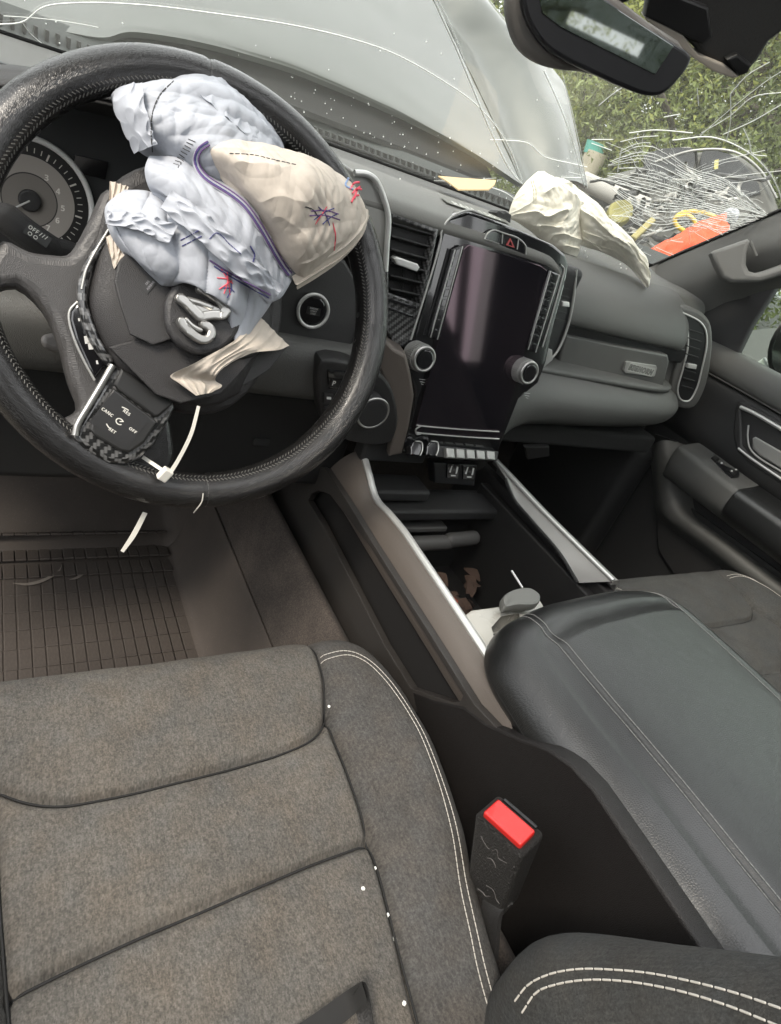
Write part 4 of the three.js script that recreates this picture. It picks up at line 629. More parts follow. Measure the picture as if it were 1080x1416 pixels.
  mesh('switch_row', plate(B, [[606, 616], [690, 624], [688, 637], [604, 632]], { h: -0.002, depth: 0.02, bevel: 0.002 }), M.plastic, u);
  for (let i = 0; i < 5; i++) { const a = 618 + i * 14; mesh('toggle', plate(B, [[a, 619 + i * 1.1], [a + 11, 620 + i * 1.1], [a + 12, 634 + i * 0.6], [a + 1, 633 + i * 0.6]], { h: 0.006, depth: 0.01, bevel: 0.003, seg: 3 }), M.satin, u); }
  for (const a of [568, 590]) { const k = mesh('toggle', plate(B, [[a, 617], [a + 6, 610], [a + 15, 612], [a + 16, 622], [a + 12, 631], [a, 629]], { h: 0.006, depth: 0.012, bevel: 0.002, seg: 3 }), M.gloss, u); mesh('chrome_line', tube([[a + 6, 610], [a + 15, 612], [a + 16, 622], [a + 13, 630]].map((p) => B.hit(p[0], p[1], 0.0065)), 0.0011, 16), M.chrome, k); }
}
{ // tan card wedged at the foot of the windshield
  const P = (a, b, z) => on(a, b, 'z', z);
  tag(mesh('cardboard_piece', sheet([[P(606, 243, -0.60), P(640, 246, -0.60), P(686, 249, -0.58)], [P(618, 250, -0.55), P(650, 256, -0.54), P(684, 255, -0.54)], [P(634, 262, -0.48), P(656, 262, -0.48), P(676, 262, -0.49)]], 16, 10, 0.002, V(0, -1, 0.2)), M.card), 'tan cardboard scrap lying at the foot of the windshield behind the touch screen', 'cardboard');
  tag(mesh('sensor_block', [plate(new Frame(V(0.09, 0.82, -0.19), V(1, 0, 0), V(0, 0.2, 1)), [[686, 294], [690, 291], [698, 295], [700, 292], [708, 297], [706, 311], [687, 307]], { h: 0, depth: 0.02, bevel: 0.002 })], M.plastic), 'small black clip standing on the dash edge beside the cream airbag', 'clip');
}
{ // crumbs of glass scattered over the dash top
  const G = []; for (let i = 0; i < 70; i++) { const x = rr(-0.2, 0.66), z = rr(-0.68, -0.34); G.push(new THREE.IcosahedronGeometry(rr(0.0006, 0.0018), 0).translate(x, 0.8015 + (z > -0.45 ? -(z + 0.45) * 0.05 : 0), z)); }
  tag(mesh('glass_dust', G, M.white), 'fine white glass crumbs scattered over the top of the dashboard', 'glass crumbs').userData.kind = 'stuff';
}

// ------------------------------------------------------------------ steering wheel and column
const TW = 0.4863, WF = new Frame(V(-0.4134, 0.70, 0), V(1, 0, 0), V(0, Math.sin(TW), Math.cos(TW)));
const wp = (px, py, h = 0) => WF.hit(px, py, h);
{
  const t = thing('steering_column', 'dark steering column with its stalks behind the wheel', 'steering column', [-0.41, 0.62, -0.12]);
  mesh('shroud', loft([[-0.20, 0.065, 0.07], [-0.12, 0.068, 0.072], [-0.07, 0.066, 0.068], [-0.052, 0.05, 0.05]].map(([z, w, h]) => [z, Array.from({ length: 12 }, (_, i) => { const a = i / 12 * 2 * Math.PI, c = Math.cos(a), s = Math.sin(a); return [-0.4134 + w * Math.sign(c) * Math.abs(c) ** 0.6, 0.655 + z * 0.25 + h * Math.sign(s) * Math.abs(s) ** 0.6]; })]), 16, 5, true, (z, x, y) => V(x, y, z)), M.black, t);
  const a = wp(10, 303, -0.055), b = wp(40, 326, -0.055), c = wp(70, 346, -0.058), d = wp(88, 348, -0.06);
  const st = mesh('wiper_stalk', [...capTube([a, b, c], 0.0125, 16, 16), ...capTube([c, d, d.clone().add(V(0.06, -0.02, -0.01))], 0.0105, 16, 12)], M.plastic, t);
  const SF = new Frame(wp(52, 326, -0.0425), wp(70, 338, -0.0425).sub(wp(40, 318, -0.0425)), WF.n), tx = canvasTex(128, 64, (x, W, H) => { x.fillStyle = '#1c1e1c'; x.fillRect(0, 0, W, H); x.strokeStyle = '#c8c8c0'; x.fillStyle = '#c8c8c0'; x.lineWidth = 4; x.font = 'bold 30px sans-serif'; x.fillText('OFF', 6, 28); x.beginPath(); for (let i = 0; i < 3; i++) { x.moveTo(76 + i * 15, 6); x.lineTo(70 + i * 15, 28); } x.stroke(); x.beginPath(); x.arc(30, 48, 9, 0, 7); x.stroke(); x.beginPath(); x.arc(60, 48, 9, 0, 7); x.stroke(); });
  mesh('stalk_print', printGeo(SF, -0.0095, 0.0095, -0.0045, 0.005, 0.0003), std([1, 1, 1], 0.5, { map: tx }), st);
  mesh('tilt_lever', plate(WF, [[58, 466], [66, 461], [84, 462], [94, 470], [93, 482], [82, 486], [66, 482], [59, 476]], { h: -0.07, depth: 0.012, bevel: 0.004, seg: 3, smooth: 4 }), std([0.16, 0.15, 0.14], 0.5), t);
}
const wheel = thing('steering_wheel', 'worn black leather steering wheel with torn hub cover and carbon look trim', 'steering wheel', [-0.4134, 0.70, 0]);
{
  const R = 0.1748, r = 0.0174, NU = 260, NV = 26;
  const seamAt = [];
  for (const [px, py] of [[285, 84], [282, 690], [522, 350]]) { const q = WF.uv(px, py); seamAt.push(Math.atan2(q.y, q.x)); }
  const rimP = (a, b, k = 1) => {                                  // a round the wheel, b round the section
    let d = 1; for (const s of seamAt) { let e = Math.abs(Math.atan2(Math.sin(a - s), Math.cos(a - s))); d -= 0.085 * Math.exp(-((e / 0.010) ** 2)); }
    const bump = 1 + 0.014 * noise.noise(Math.cos(a) * 7, Math.sin(a) * 7, Math.cos(b) * 1.5 + 3), q = r * d * bump * k;
    const ex = Math.cos(b) * q * 0.94, ey = Math.sin(b) * q * 1.06;
    return WF.at(Math.cos(a) * (R + ex), Math.sin(a) * (R + ex), ey);
  };
  mesh('rim', gridGeo((s, t) => rimP(s * 2 * Math.PI, -t * 2 * Math.PI), NU, NV, true), M.wheelLeather, wheel);
  const S = []; for (const off of [-0.13, 0.13]) for (let i = 0; i < 300; i++) { const a = i / 300 * 2 * Math.PI, p = rimP(a, Math.PI * 0.78 + off * 0.5, 1.012), q = rimP(a + 0.012, Math.PI * 0.78 + off * 1.5, 1.012); S.push(new THREE.CylinderGeometry(0.00045, 0.00045, p.distanceTo(q), 5).applyQuaternion(new THREE.Quaternion().setFromUnitVectors(V(0, 1, 0), q.clone().sub(p).normalize())).translate((p.x + q.x) / 2, (p.y + q.y) / 2, (p.z + q.z) / 2)); }
  mesh('stitching', S, std([0.11, 0.108, 0.10], 0.6), wheel).userData.kind = 'stuff';
  for (const s of seamAt) mesh('rim_seam', tube(Array.from({ length: 9 }, (_, i) => rimP(s, -0.4 + i / 8 * 3.6, 0.955)), 0.0011, 30, 6), M.threadDark, wheel);
  // loose thread hanging over the lower seam
  mesh('loose_thread', tube([wp(281, 682, 0.021), wp(279, 694, 0.021), wp(272, 704, 0.017), wp(268, 709, 0.008)], 0.0006, 20, 5), M.thread, wheel);
}
const K = (pts, o) => plate(WF, pts, o);
mesh('spoke', K([[150, 258], [128, 295], [108, 333], [94, 350], [72, 350], [40, 345], [5, 330], [-20, 360], [-15, 400], [22, 395], [60, 428], [80, 470], [96, 530], [108, 568], [90, 580], [70, 590], [110, 625], [160, 600], [200, 520], [200, 400], [190, 300]], { h: 0.004, depth: 0.03, bevel: 0.009, seg: 4, smooth: 3 }), M.wheelGrey, wheel).userData.label = 'smooth grey spoke plate on the left of the wheel';
mesh('spoke', K([[108, 570], [92, 586], [96, 612], [118, 640], [165, 668], [215, 668], [240, 640], [240, 600], [230, 570]], { h: -0.002, depth: 0.024, bevel: 0.006, seg: 3, smooth: 3 }), M.wheelLeather, wheel);
mesh('spoke', K([[375, 330], [430, 300], [500, 282], [512, 330], [440, 346], [395, 384]], { h: -0.014, depth: 0.02, bevel: 0.005, seg: 3, smooth: 3 }), M.plastic, wheel);
mesh('hub_body', K([[158, 250], [128, 330], [116, 390], [120, 440], [140, 490], [170, 520], [240, 566], [300, 572], [345, 545], [385, 480], [395, 420], [380, 330], [320, 250], [230, 220]], { h: 0.008, depth: 0.055, bevel: 0.012, seg: 4, smooth: 4 }), M.hub, wheel);
// swollen hub cover (what is left of it), boss and emblem
{
  const rows = [[[150, 290], [190, 270], [240, 262], [300, 280], [350, 330]], [[128, 370], [180, 360], [240, 350], [310, 370], [370, 400]], [[122, 430], [180, 440], [240, 440], [310, 440], [375, 455]], [[150, 495], [200, 500], [250, 505], [310, 515], [350, 500]], [[172, 520], [208, 540], [246, 558], [290, 562], [330, 545]]].map((r) => r.map(([a, b]) => wp(a, b, 0.012)));
  mesh('hub_cover', pillow(rows, 60, 60, WF.n, 0.020, 0.004, (s, t, p) => 0.0012 * noise.noise(p.x * 40, p.y * 40, 0)), M.hub, wheel);
  const flap = K([[178, 346], [164, 362], [158, 388], [166, 420], [180, 462], [212, 477], [246, 466], [262, 420], [240, 398], [222, 390], [200, 372]], { h: 0.040, depth: 0.004, bevel: 0.0014, seg: 2 });
  mesh('torn_flap', flap, std([0.034, 0.033, 0.034], 0.6, { bumpMap: grainTex, bumpScale: 0.0002 }), wheel).userData.label = 'torn dark flap of the hub cover';
  const A = wp(206, 393, 0.0405), B = new Frame(A, wp(214, 385, 0.0405).sub(wp(200, 402, 0.0405)), WF.n);
  const tx = canvasTex(128, 64, (x, W, H) => { x.fillStyle = '#343435'; x.fillRect(0, 0, W, H); x.fillStyle = '#86868a'; x.font = 'bold 22px sans-serif'; x.textAlign = 'center'; x.fillText('SRS', 64, 26); x.fillText('AIRBAG', 64, 52); });
  mesh('flap_print', printGeo(B, -0.007, 0.007, -0.0035, 0.0035, 0.0002), std([1, 1, 1], 0.6, { map: tx }), wheel);
  mesh('lower_flap', K([[150, 480], [186, 470], [236, 470], [282, 496], [316, 500], [352, 492], [330, 520], [305, 545], [250, 558], [215, 545]], { h: 0.033, depth: 0.004, bevel: 0.0014 }), M.hub, wheel);
  mesh('side_flap', K([[312, 492], [352, 470], [398, 480], [372, 512], [340, 532], [300, 548], [306, 520]], { h: 0.012, depth: 0.004, bevel: 0.001 }), M.plastic, wheel).userData.label = 'black torn corner of the hub cover under the beige cloth';
  mesh('boss', K(Array.from({ length: 28 }, (_, i) => { const a = i / 28 * 2 * Math.PI; return [282 + 54 * Math.cos(a), 432 + 59 * Math.sin(a)]; }), { h: 0.050, depth: 0.012, bevel: 0.004, seg: 3 }), std([0.030, 0.029, 0.030], 0.5, { bumpMap: grainTex, bumpScale: 0.0002 }), wheel);
  const Z = (L) => L.map(([a, b]) => [200 + a * 260 / 1080, 340 + b * 240 / 997]);
  // the emblem: bevelled flat strokes
  const stroke = (L, w, h, par, nm) => { const q = smooth2(L.map(([x, y]) => ({ x, y })), false, 6), A = [], B = []; q.forEach((p, i) => { const a0 = q[Math.max(0, i - 1)], b0 = q[Math.min(q.length - 1, i + 1)], l = Math.hypot(b0.x - a0.x, b0.y - a0.y), nx = -(b0.y - a0.y) / l, ny = (b0.x - a0.x) / l; A.push([p.x + nx * w, p.y + ny * w]); B.push([p.x - nx * w, p.y - ny * w]); }); const cap = (p, q2, s) => { const a0 = Math.atan2(p[1] - (p[1] + q2[1]) / 2, p[0] - (p[0] + q2[0]) / 2), c0 = [(p[0] + q2[0]) / 2, (p[1] + q2[1]) / 2]; return [1, 2, 3].map((k) => { const an = a0 + s * k * Math.PI / 4; return [c0[0] + Math.cos(an) * w * 0.8, c0[1] + Math.sin(an) * w * 0.8]; }); };
    return mesh(nm, K(Z([...A, ...cap(A[A.length - 1], B[B.length - 1], -1), ...B.reverse(), ...cap(B[B.length - 1], A[0], -1)]), { h, depth: 0.009, bevel: 0.0017, seg: 3, crease: 0.9 }), M.chrome, par); };
  const em = stroke([[204, 292], [250, 330], [296, 376], [326, 404]], 27, 0.0600, wheel, 'emblem');
  mesh('emblem_plate', K(Z([[208, 296], [260, 308], [350, 328], [404, 342], [446, 362], [440, 412], [372, 424], [330, 430], [290, 398]]), { h: 0.0568, depth: 0.008, bevel: 0.001, seg: 2 }), M.chrome, em);
  stroke([[248, 306], [310, 322], [352, 336], [386, 352]], 18, 0.0588, em, 'emblem_bar');
  stroke([[322, 408], [366, 398], [404, 394], [446, 398]], 28, 0.0594, em, 'emblem_bar');
  stroke([[322, 242], [360, 262], [402, 290], [440, 318], [466, 346], [474, 374], [454, 402]], 24, 0.0606, em, 'emblem_horn');
  stroke([[214, 424], [226, 452], [256, 484], [294, 516], [332, 536], [364, 534], [386, 512], [388, 484], [368, 460], [340, 446]], 24, 0.0596, em, 'emblem_horn');
  stroke([[240, 420], [268, 450], [300, 472], [328, 484]], 13, 0.0580, em, 'emblem_bar');
}
{ // carbon look trim and the control pads
  mesh('carbon_trim', K([[152, 316], [160, 322], [138, 352], [126, 378], [121, 410], [128, 440], [142, 474], [158, 500], [152, 508], [136, 490], [118, 458], [109, 424], [108, 392], [118, 362]], { h: 0.020, depth: 0.01, bevel: 0.003, seg: 3, smooth: 3 }), M.carbon, wheel);
  mesh('carbon_highlight', tube([[150, 318], [133, 346], [119, 374], [113, 400]].map((p) => wp(p[0], p[1], 0.0205)), 0.0011, 30, 6), M.satin, wheel);
  const p0 = mesh('switch_strip', K([[108, 417], [97, 430], [96, 442], [104, 470], [120, 505], [131, 525], [140, 512], [152, 502], [134, 482], [120, 452], [112, 424]], { h: 0.012, depth: 0.012, bevel: 0.0025, seg: 3 }), M.gloss, wheel);
  for (const [a, b, w] of [[109, 442, 2], [119, 470, 5], [124, 478, 5], [134, 501, 2.4]]) mesh('icon', K([[a - w * 0.6, b - w], [a + w * 0.4, b - w * 1.2], [a + w, b + w], [a - w * 0.2, b + w * 1.1]], { h: 0.0126, depth: 0.0008, bevel: 0 }), M.print, p0);
  mesh('strip_edge', tube([[131, 526], [120, 506], [104, 472], [95.5, 442], [97, 429], [109, 416]].map((p) => wp(p[0], p[1], 0.0115)), 0.0012, 30, 6), M.satin, wheel);
  const cp = mesh('carbon_panel', K([[158, 503], [240, 556], [243, 566], [212, 618], [194, 634], [176, 643], [150, 642], [120, 624], [103, 606], [102, 592], [132, 545]], { h: 0.020, depth: 0.024, bevel: 0.005, seg: 4 }), M.carbon, wheel);
  mesh('chrome_edge', tube([[156, 505], [140, 532], [122, 562], [107, 588], [104, 602]].map((p) => wp(p[0], p[1], 0.0215)), 0.0027, 30, 8), M.chrome, cp);
  mesh('upper_key', K([[168, 509], [236, 554], [238, 560], [220, 576], [214, 577], [164, 540], [158, 532]], { h: 0.0235, depth: 0.008, bevel: 0.0022, seg: 3 }), std([0.016, 0.016, 0.016], 0.45), cp);
  const pad = mesh('control_pad', K([[157, 536], [212, 578], [218, 584], [200, 612], [180, 626], [166, 624], [132, 604], [124, 594], [126, 584]], { h: 0.0235, depth: 0.008, bevel: 0.0022, seg: 3 }), std([0.020, 0.020, 0.020], 0.4), cp);

  const F = new Frame(wp(166, 582, 0.0238), wp(200, 606, 0.0238).sub(wp(130, 556, 0.0238)), WF.n);
  const tx = canvasTex(256, 256, (x, W, H) => { x.clearRect(0, 0, W, H); x.fillStyle = '#252526'; x.fillRect(0, 0, W, H); x.fillStyle = '#d2d0c8'; x.strokeStyle = '#d2d0c8'; x.font = 'bold 28px sans-serif'; x.textAlign = 'center'; x.lineWidth = 7;
    x.fillText('RES', 128, 64); x.fillText('SET', 128, 224); x.fillText('CANC', 44, 140); x.fillText('OFF', 218, 140); x.beginPath(); x.arc(128, 134, 20, 0.4, 5.4); x.stroke(); x.beginPath(); x.moveTo(128, 134); x.lineTo(146, 116); x.stroke(); x.beginPath(); x.arc(128, 130, 96, -2.0, -1.55); x.stroke(); x.beginPath(); x.arc(128, 130, 84, 1.7, 2.2); x.stroke(); });
  mesh('pad_print', printGeo(F, -0.0175, 0.0175, -0.015, 0.015, 0.0001), std([1, 1, 1], 0.45, { map: tx }), pad);
}

// ------------------------------------------------------------------ blown driver airbag
{
  const t = thing('driver_airbag', 'crumpled white and beige airbag cloth bursting from the steering wheel hub', 'airbag', [-0.4, 0.76, 0.02]);
  const G = (rows) => rows.map((r) => r.map(([a, b, h]) => wp(a, b, h)));
  const ridge = (x, s) => { const n = 1 - Math.abs(noise.noise(x, s, 4.1)) * 2; return n * n; };
  // folds: long creases that run across the piece plus small crumples
  const fold = (amp, fs, ft, ph, tilt = 0) => (s, t2, p) => { const cz = crumple(p, Math.round(ph * 3), 1); if (fs > 5) { const w = s * 6.2 - t2 * 1.1 + 0.55 * noise.noise(s * 3, t2 * 2, 1.5), k = Math.pow(Math.abs(Math.sin(Math.PI * w)), 0.55); return 0.6 * cz + 0.0085 * (k - 0.6) * (0.55 + 0.6 * noise.noise(s * 4, 2.2, t2)); } return cz + 0.28 * fold0(amp, fs, ft, ph, tilt)(s, t2, p); };
  const fold0 = (amp, fs, ft, ph, tilt = 0) => (s, t2, p) => { const w = 0.5 * noise.noise(s * 3, t2 * 3, ph), a = s * fs + tilt * t2 * fs + w * 1.4; return amp * (ridge(a + ph, t2 * ft) - 0.45) + amp * 0.35 * fbm(p.x * 60, p.y * 60, p.z * 60 + ph, 3); };
  mesh('cloth_lobe', pillow(G([
    [[172, 262, 0.03], [215, 268, 0.03], [268, 300, 0.03], [330, 340, 0.03], [386, 404, 0.026]],
    [[146, 285, 0.034], [200, 300, 0.05], [260, 325, 0.058], [325, 370, 0.055], [380, 412, 0.03]],
    [[150, 318, 0.036], [196, 345, 0.05], [250, 362, 0.058], [312, 395, 0.056], [368, 430, 0.03]],
    [[168, 346, 0.038], [200, 372, 0.045], [240, 385, 0.052], [300, 420, 0.054], [352, 452, 0.03]],
    [[176, 350, 0.036], [215, 388, 0.040], [236, 396, 0.046], [290, 392, 0.054], [330, 486, 0.044]]]), 200, 170, WF.n, 0.014, 0.012, fold(0.008, 7, 1.2, 2.3, 0.35)), M.bagWhite, t).userData.label = 'lower white lobe with folds fanning out of the hub';
  mesh('cloth_lobe', pillow(G([
    [[206, 215, 0.035], [262, 222, 0.04], [322, 262, 0.05], [372, 310, 0.05], [412, 372, 0.04]],
    [[200, 236, 0.045], [250, 262, 0.06], [306, 296, 0.066], [352, 338, 0.064], [398, 398, 0.045]],
    [[208, 262, 0.045], [246, 290, 0.06], [292, 322, 0.066], [338, 362, 0.064], [388, 412, 0.046]],
    [[232, 276, 0.04], [262, 302, 0.055], [296, 338, 0.06], [328, 374, 0.058], [372, 420, 0.044]]]), 180, 130, WF.n, 0.011, 0.010, fold(0.006, 3, 2.6, 5.1, -0.2)), M.bagWhite, t).userData.label = 'middle white lobe crossing under the beige one';
  mesh('cloth_lobe', pillow(G([
    [[268, 106, -0.01], [305, 99, -0.01], [330, 125, -0.01], [372, 172, -0.005], [392, 200, 0.0]],
    [[208, 112, 0.0], [262, 120, 0.02], [312, 146, 0.028], [352, 186, 0.03], [390, 226, 0.02]],
    [[160, 126, 0.005], [215, 144, 0.03], [272, 172, 0.042], [322, 206, 0.046], [372, 246, 0.03]],
    [[156, 142, 0.005], [190, 172, 0.03], [246, 202, 0.045], [300, 236, 0.05], [350, 270, 0.035]],
    [[178, 190, 0.01], [200, 214, 0.02], [242, 232, 0.03], [284, 258, 0.035], [322, 286, 0.03]]]), 200, 170, WF.n, 0.014, 0.014, fold(0.0065, 2.6, 3.0, 8.4, 0.3)), M.bagWhite, t).userData.label = 'upper white lobe leaning on the top of the wheel';
  const bg = mesh('beige_lobe', pillow(G([
    [[286, 200, 0.05], [330, 195, 0.055], [385, 205, 0.055], [446, 226, 0.05], [492, 262, 0.03]],
    [[282, 212, 0.055], [330, 222, 0.078], [390, 240, 0.085], [450, 262, 0.078], [504, 292, 0.04]],
    [[296, 232, 0.055], [345, 258, 0.08], [400, 282, 0.088], [448, 306, 0.08], [500, 318, 0.045]],
    [[318, 256, 0.055], [360, 296, 0.075], [400, 326, 0.08], [435, 345, 0.07], [470, 346, 0.045]],
    [[336, 276, 0.052], [366, 316, 0.06], [390, 352, 0.062], [408, 376, 0.055], [420, 388, 0.045]]]), 220, 180, WF.n, 0.013, 0.016, fold(0.0075, 3.4, 2.4, 1.7, 0.5)), M.bagBeige, t);
  bg.userData.label = 'beige coated lobe hanging to the right over the rim';
  const rag = (rows, mat, lab, amp = 0.003) => { const m = mesh('cloth_rag', sheet(G(rows), 60, 40, 0.0012, WF.n.clone().negate(), (s, t2, p) => amp * (ridge(s * 3 + p.x * 30, t2 * 2) - 0.4) + crumple(p, 5, 0.28)), mat, t); if (lab) m.userData.label = lab; };
  {
    const R = [[356, 434, 399, 478], [340, 455, 385, 484], [325, 470, 354, 487], [306, 482, 328, 497], [288, 492, 310, 508], [266, 504, 300, 519], [236, 519, 298, 527], [248, 530, 306, 534], [270, 547, 292, 543]];
    rag(R.map(([x0, y0, x1, y1], i) => [0, 0.33, 0.67, 1].map((k) => [x0 + (x1 - x0) * k, y0 + (y1 - y0) * k, 0.052 - 0.026 * (i < 2 ? 1 - i * 0.4 : 0) - (i > 5 ? 0.010 : 0) - 0.006 * k])), M.bagBeige, 'torn beige strip hanging under the emblem', 0.002);
  }
  rag([[[264, 118, 0.036], [300, 152, 0.050], [330, 178, 0.052], [352, 200, 0.05]], [[284, 106, 0.024], [322, 142, 0.036], [350, 172, 0.036], [368, 196, 0.034]], [[318, 102, 0.004], [344, 136, 0.012], [368, 168, 0.012], [388, 198, 0.012]]], M.bagWhite, 'folded blue white cloth edge at the top right of the airbag', 0.003);
  rag([[[352, 148, -0.004], [372, 156, -0.004], [380, 178, -0.004]], [[340, 166, 0.004], [362, 178, 0.006], [384, 198, 0.0]], [[330, 180, 0.004], [356, 196, 0.006], [382, 214, 0.0]]], M.bagWhite, 'small cloth corner behind the airbag', 0.004);
  rag([[[152, 250, 0.012], [166, 255, 0.014], [178, 258, 0.02]], [[150, 290, 0.016], [158, 286, 0.02], [170, 284, 0.026]], [[152, 300, 0.022], [158, 306, 0.026], [168, 306, 0.03]]], M.bagBeige, 'pale scrap at the left of the airbag');
  rag([[[146, 328, 0.02], [160, 322, 0.03], [172, 330, 0.034]], [[150, 346, 0.024], [164, 348, 0.03], [176, 348, 0.036]], [[158, 372, 0.026], [162, 366, 0.03], [166, 360, 0.034]]], M.bagBeige, 'pale scrap at the left of the torn flap');
  rag([[[500, 284, 0.048], [492, 312, 0.062], [466, 342, 0.060], [434, 362, 0.058], [404, 382, 0.052]], [[508, 292, 0.040], [500, 322, 0.052], [472, 352, 0.054], [438, 372, 0.054], [408, 391, 0.048]], [[509, 300, 0.030], [497, 333, 0.040], [471, 361, 0.042], [440, 383, 0.044], [412, 400, 0.040]]], M.bagBeige, 'thin frayed hem along the lower edge of the beige lobe', 0.004);
  rag([[[160, 122, 0.018], [157, 146, 0.020], [172, 184, 0.024], [186, 212, 0.026]], [[176, 116, 0.032], [178, 148, 0.044], [192, 184, 0.046], [202, 206, 0.044]], [[196, 114, 0.040], [200, 146, 0.054], [210, 180, 0.056], [218, 200, 0.054]]], M.bagWhite, 'folded cuff at the left end of the upper white lobe', 0.004);
  rag([[[238, 262, 0.074], [290, 300, 0.086], [345, 350, 0.086], [392, 398, 0.066]], [[230, 274, 0.074], [282, 313, 0.086], [335, 361, 0.086], [384, 407, 0.066]], [[222, 288, 0.072], [272, 330, 0.082], [322, 376, 0.082], [374, 418, 0.062]]], M.bagWhite, 'flat cloth panel with a free edge across the middle of the airbag', 0.004);
  rag([[[148, 292, 0.050], [200, 296, 0.066], [246, 312, 0.076]], [[146, 310, 0.052], [190, 318, 0.068], [232, 338, 0.076]]], M.bagWhite, 'small folded tuck on the lower white lobe', 0.004);
  // a webbing strap between the two colours, seams and loose threads
  const L = (q, h) => q.map(([a, b, k]) => wp(a, b, h + (k || 0)));
  const lobes = t.children.filter((m) => /lobe|rag/.test(m.name));
  const th = (q, h, r, m) => { const w = smooth2(q.map(([x, y]) => ({ x, y })), false, 5).map((p) => cast(p.x, p.y, lobes, r * 0.8) || wp(p.x, p.y, h)); mesh('thread', tube(w, r, w.length * 3, 5), m, t); };
  { // double stitched seam tape between the two colours, laid on the cloth
    const C = [[290, 197], [275, 207], [270, 224], [282, 245], [312, 264], [338, 284], [364, 322], [388, 364], [403, 384]], q = smooth2(C.map(([x, y]) => ({ x, y })), false, 8);
    const row = (o) => q.map((p, i) => { const a = q[Math.max(0, i - 1)], b = q[Math.min(q.length - 1, i + 1)], l = Math.hypot(b.x - a.x, b.y - a.y), nx = -(b.y - a.y) / l, ny = (b.x - a.x) / l; return cast(p.x - nx * o, p.y - ny * o, lobes, 0.0016); });
    const A = row(-4), B = row(5), ok = A.map((p, i) => p && B[i]), X = A.filter((_, i) => ok[i]), Y = B.filter((_, i) => ok[i]);
    const sm = (R) => R.map((p, i) => { const r = V(0, 0, 0); let n = 0; for (let k = -3; k <= 3; k++) if (R[i + k]) { r.add(R[i + k]); n++; } return r.divideScalar(n); }), X2 = sm(X), Y2 = sm(Y);
    mesh('seam_tape', sheet([X2, X2.map((p, i) => p.clone().lerp(Y2[i], 0.5).addScaledVector(WF.n, 0.0012)), Y2], 120, 8, 0.0012, WF.n.clone().negate()), M.bagWhite, t);
    for (const [o, m] of [[0.16, M.purple], [0.34, M.navy], [0.82, M.purple]]) mesh('seam_stitching', stitches(X2.map((p, i) => p.clone().lerp(Y2[i], o).addScaledVector(WF.n, 0.0014)), 0.003, 0.0008, 0.0006), m, t).userData.kind = 'stuff';
  }
  const row = (L, len, gap, r, m) => { const q = smooth2(L.map(([x, y]) => ({ x, y })), false, 6).map((p) => cast(p.x, p.y, lobes, 0.0005)).filter(Boolean); if (q.length > 2) mesh('seam_stitching', stitches(q, len, gap, r), m, t).userData.kind = 'stuff'; };
  row([[240, 112], [222, 130], [212, 152], [209, 180], [211, 212]], 0.0035, 0.0016, 0.0005, M.threadDark); row([[318, 212], [350, 214], [384, 222], [412, 228]], 0.0028, 0.0018, 0.0004, M.threadDark);
  row([[290, 330], [300, 322], [318, 338], [334, 352]], 0.002, 0.0008, 0.00035, M.navy); row([[250, 332], [262, 326], [276, 318]], 0.003, 0.001, 0.0004, M.navy); row([[252, 340], [266, 333], [280, 326]], 0.003, 0.001, 0.0004, M.navy);
  for (let i = 0; i < 9; i++) row([[240 + i * 2.6, 226 - i * 4.2], [248 + i * 2.6, 229 - i * 4.2], [246 + i * 2.8 + (i % 3), 232 - i * 4.4]], 0.004, 0.0003, 0.00035, M.threadDark);
  th([[290, 360, -0.002], [312, 374], [340, 390], [374, 408]], 0.078, 0.0007, M.purple);
  th([[296, 368, -0.002], [318, 382], [346, 398], [372, 412]], 0.078, 0.0006, M.navy);
  for (const [a, b, c2, d2, m] of [[306, 372, 318, 408, M.pink], [314, 374, 310, 406, M.pink], [300, 384, 322, 392, M.pink], [308, 398, 324, 404, M.navy], [320, 392, 314, 412, M.navy], [303, 400, 321, 388, M.pink]]) th([[a, b], [(a + c2) / 2 + 3, (b + d2) / 2 - 2], [c2, d2]], 0.081, 0.0005, m);
  for (const [a, b, c2, d2, m] of [[430, 292, 468, 296, M.purple], [434, 304, 462, 288, M.navy], [440, 286, 456, 312, M.navy], [428, 298, 470, 304, M.purple], [446, 310, 466, 296, M.navy], [436, 310, 452, 286, M.pink], [422, 286, 440, 300, M.threadDark]]) th([[a, b], [(a + c2) / 2 + 2, (b + d2) / 2 - 3], [c2, d2]], 0.106, 0.0005, m);
  th([[460, 308], [464, 325], [462, 346]], 0.104, 0.0006, M.pink);
  for (const [a, b, c2, d2] of [[484, 262, 497, 252], [487, 268, 500, 262], [490, 275, 498, 258], [486, 280, 496, 270]]) th([[a, b], [(a + c2) / 2, (b + d2) / 2 - 4], [c2, d2]], 0.058, 0.0009, M.pink);
  th([[482, 246], [478, 256], [488, 262]], 0.058, 0.0009, std([0.25, 0.35, 0.55], 0.7));
  th([[346, 340], [352, 352], [350, 362]], 0.09, 0.0006, M.navy);
}
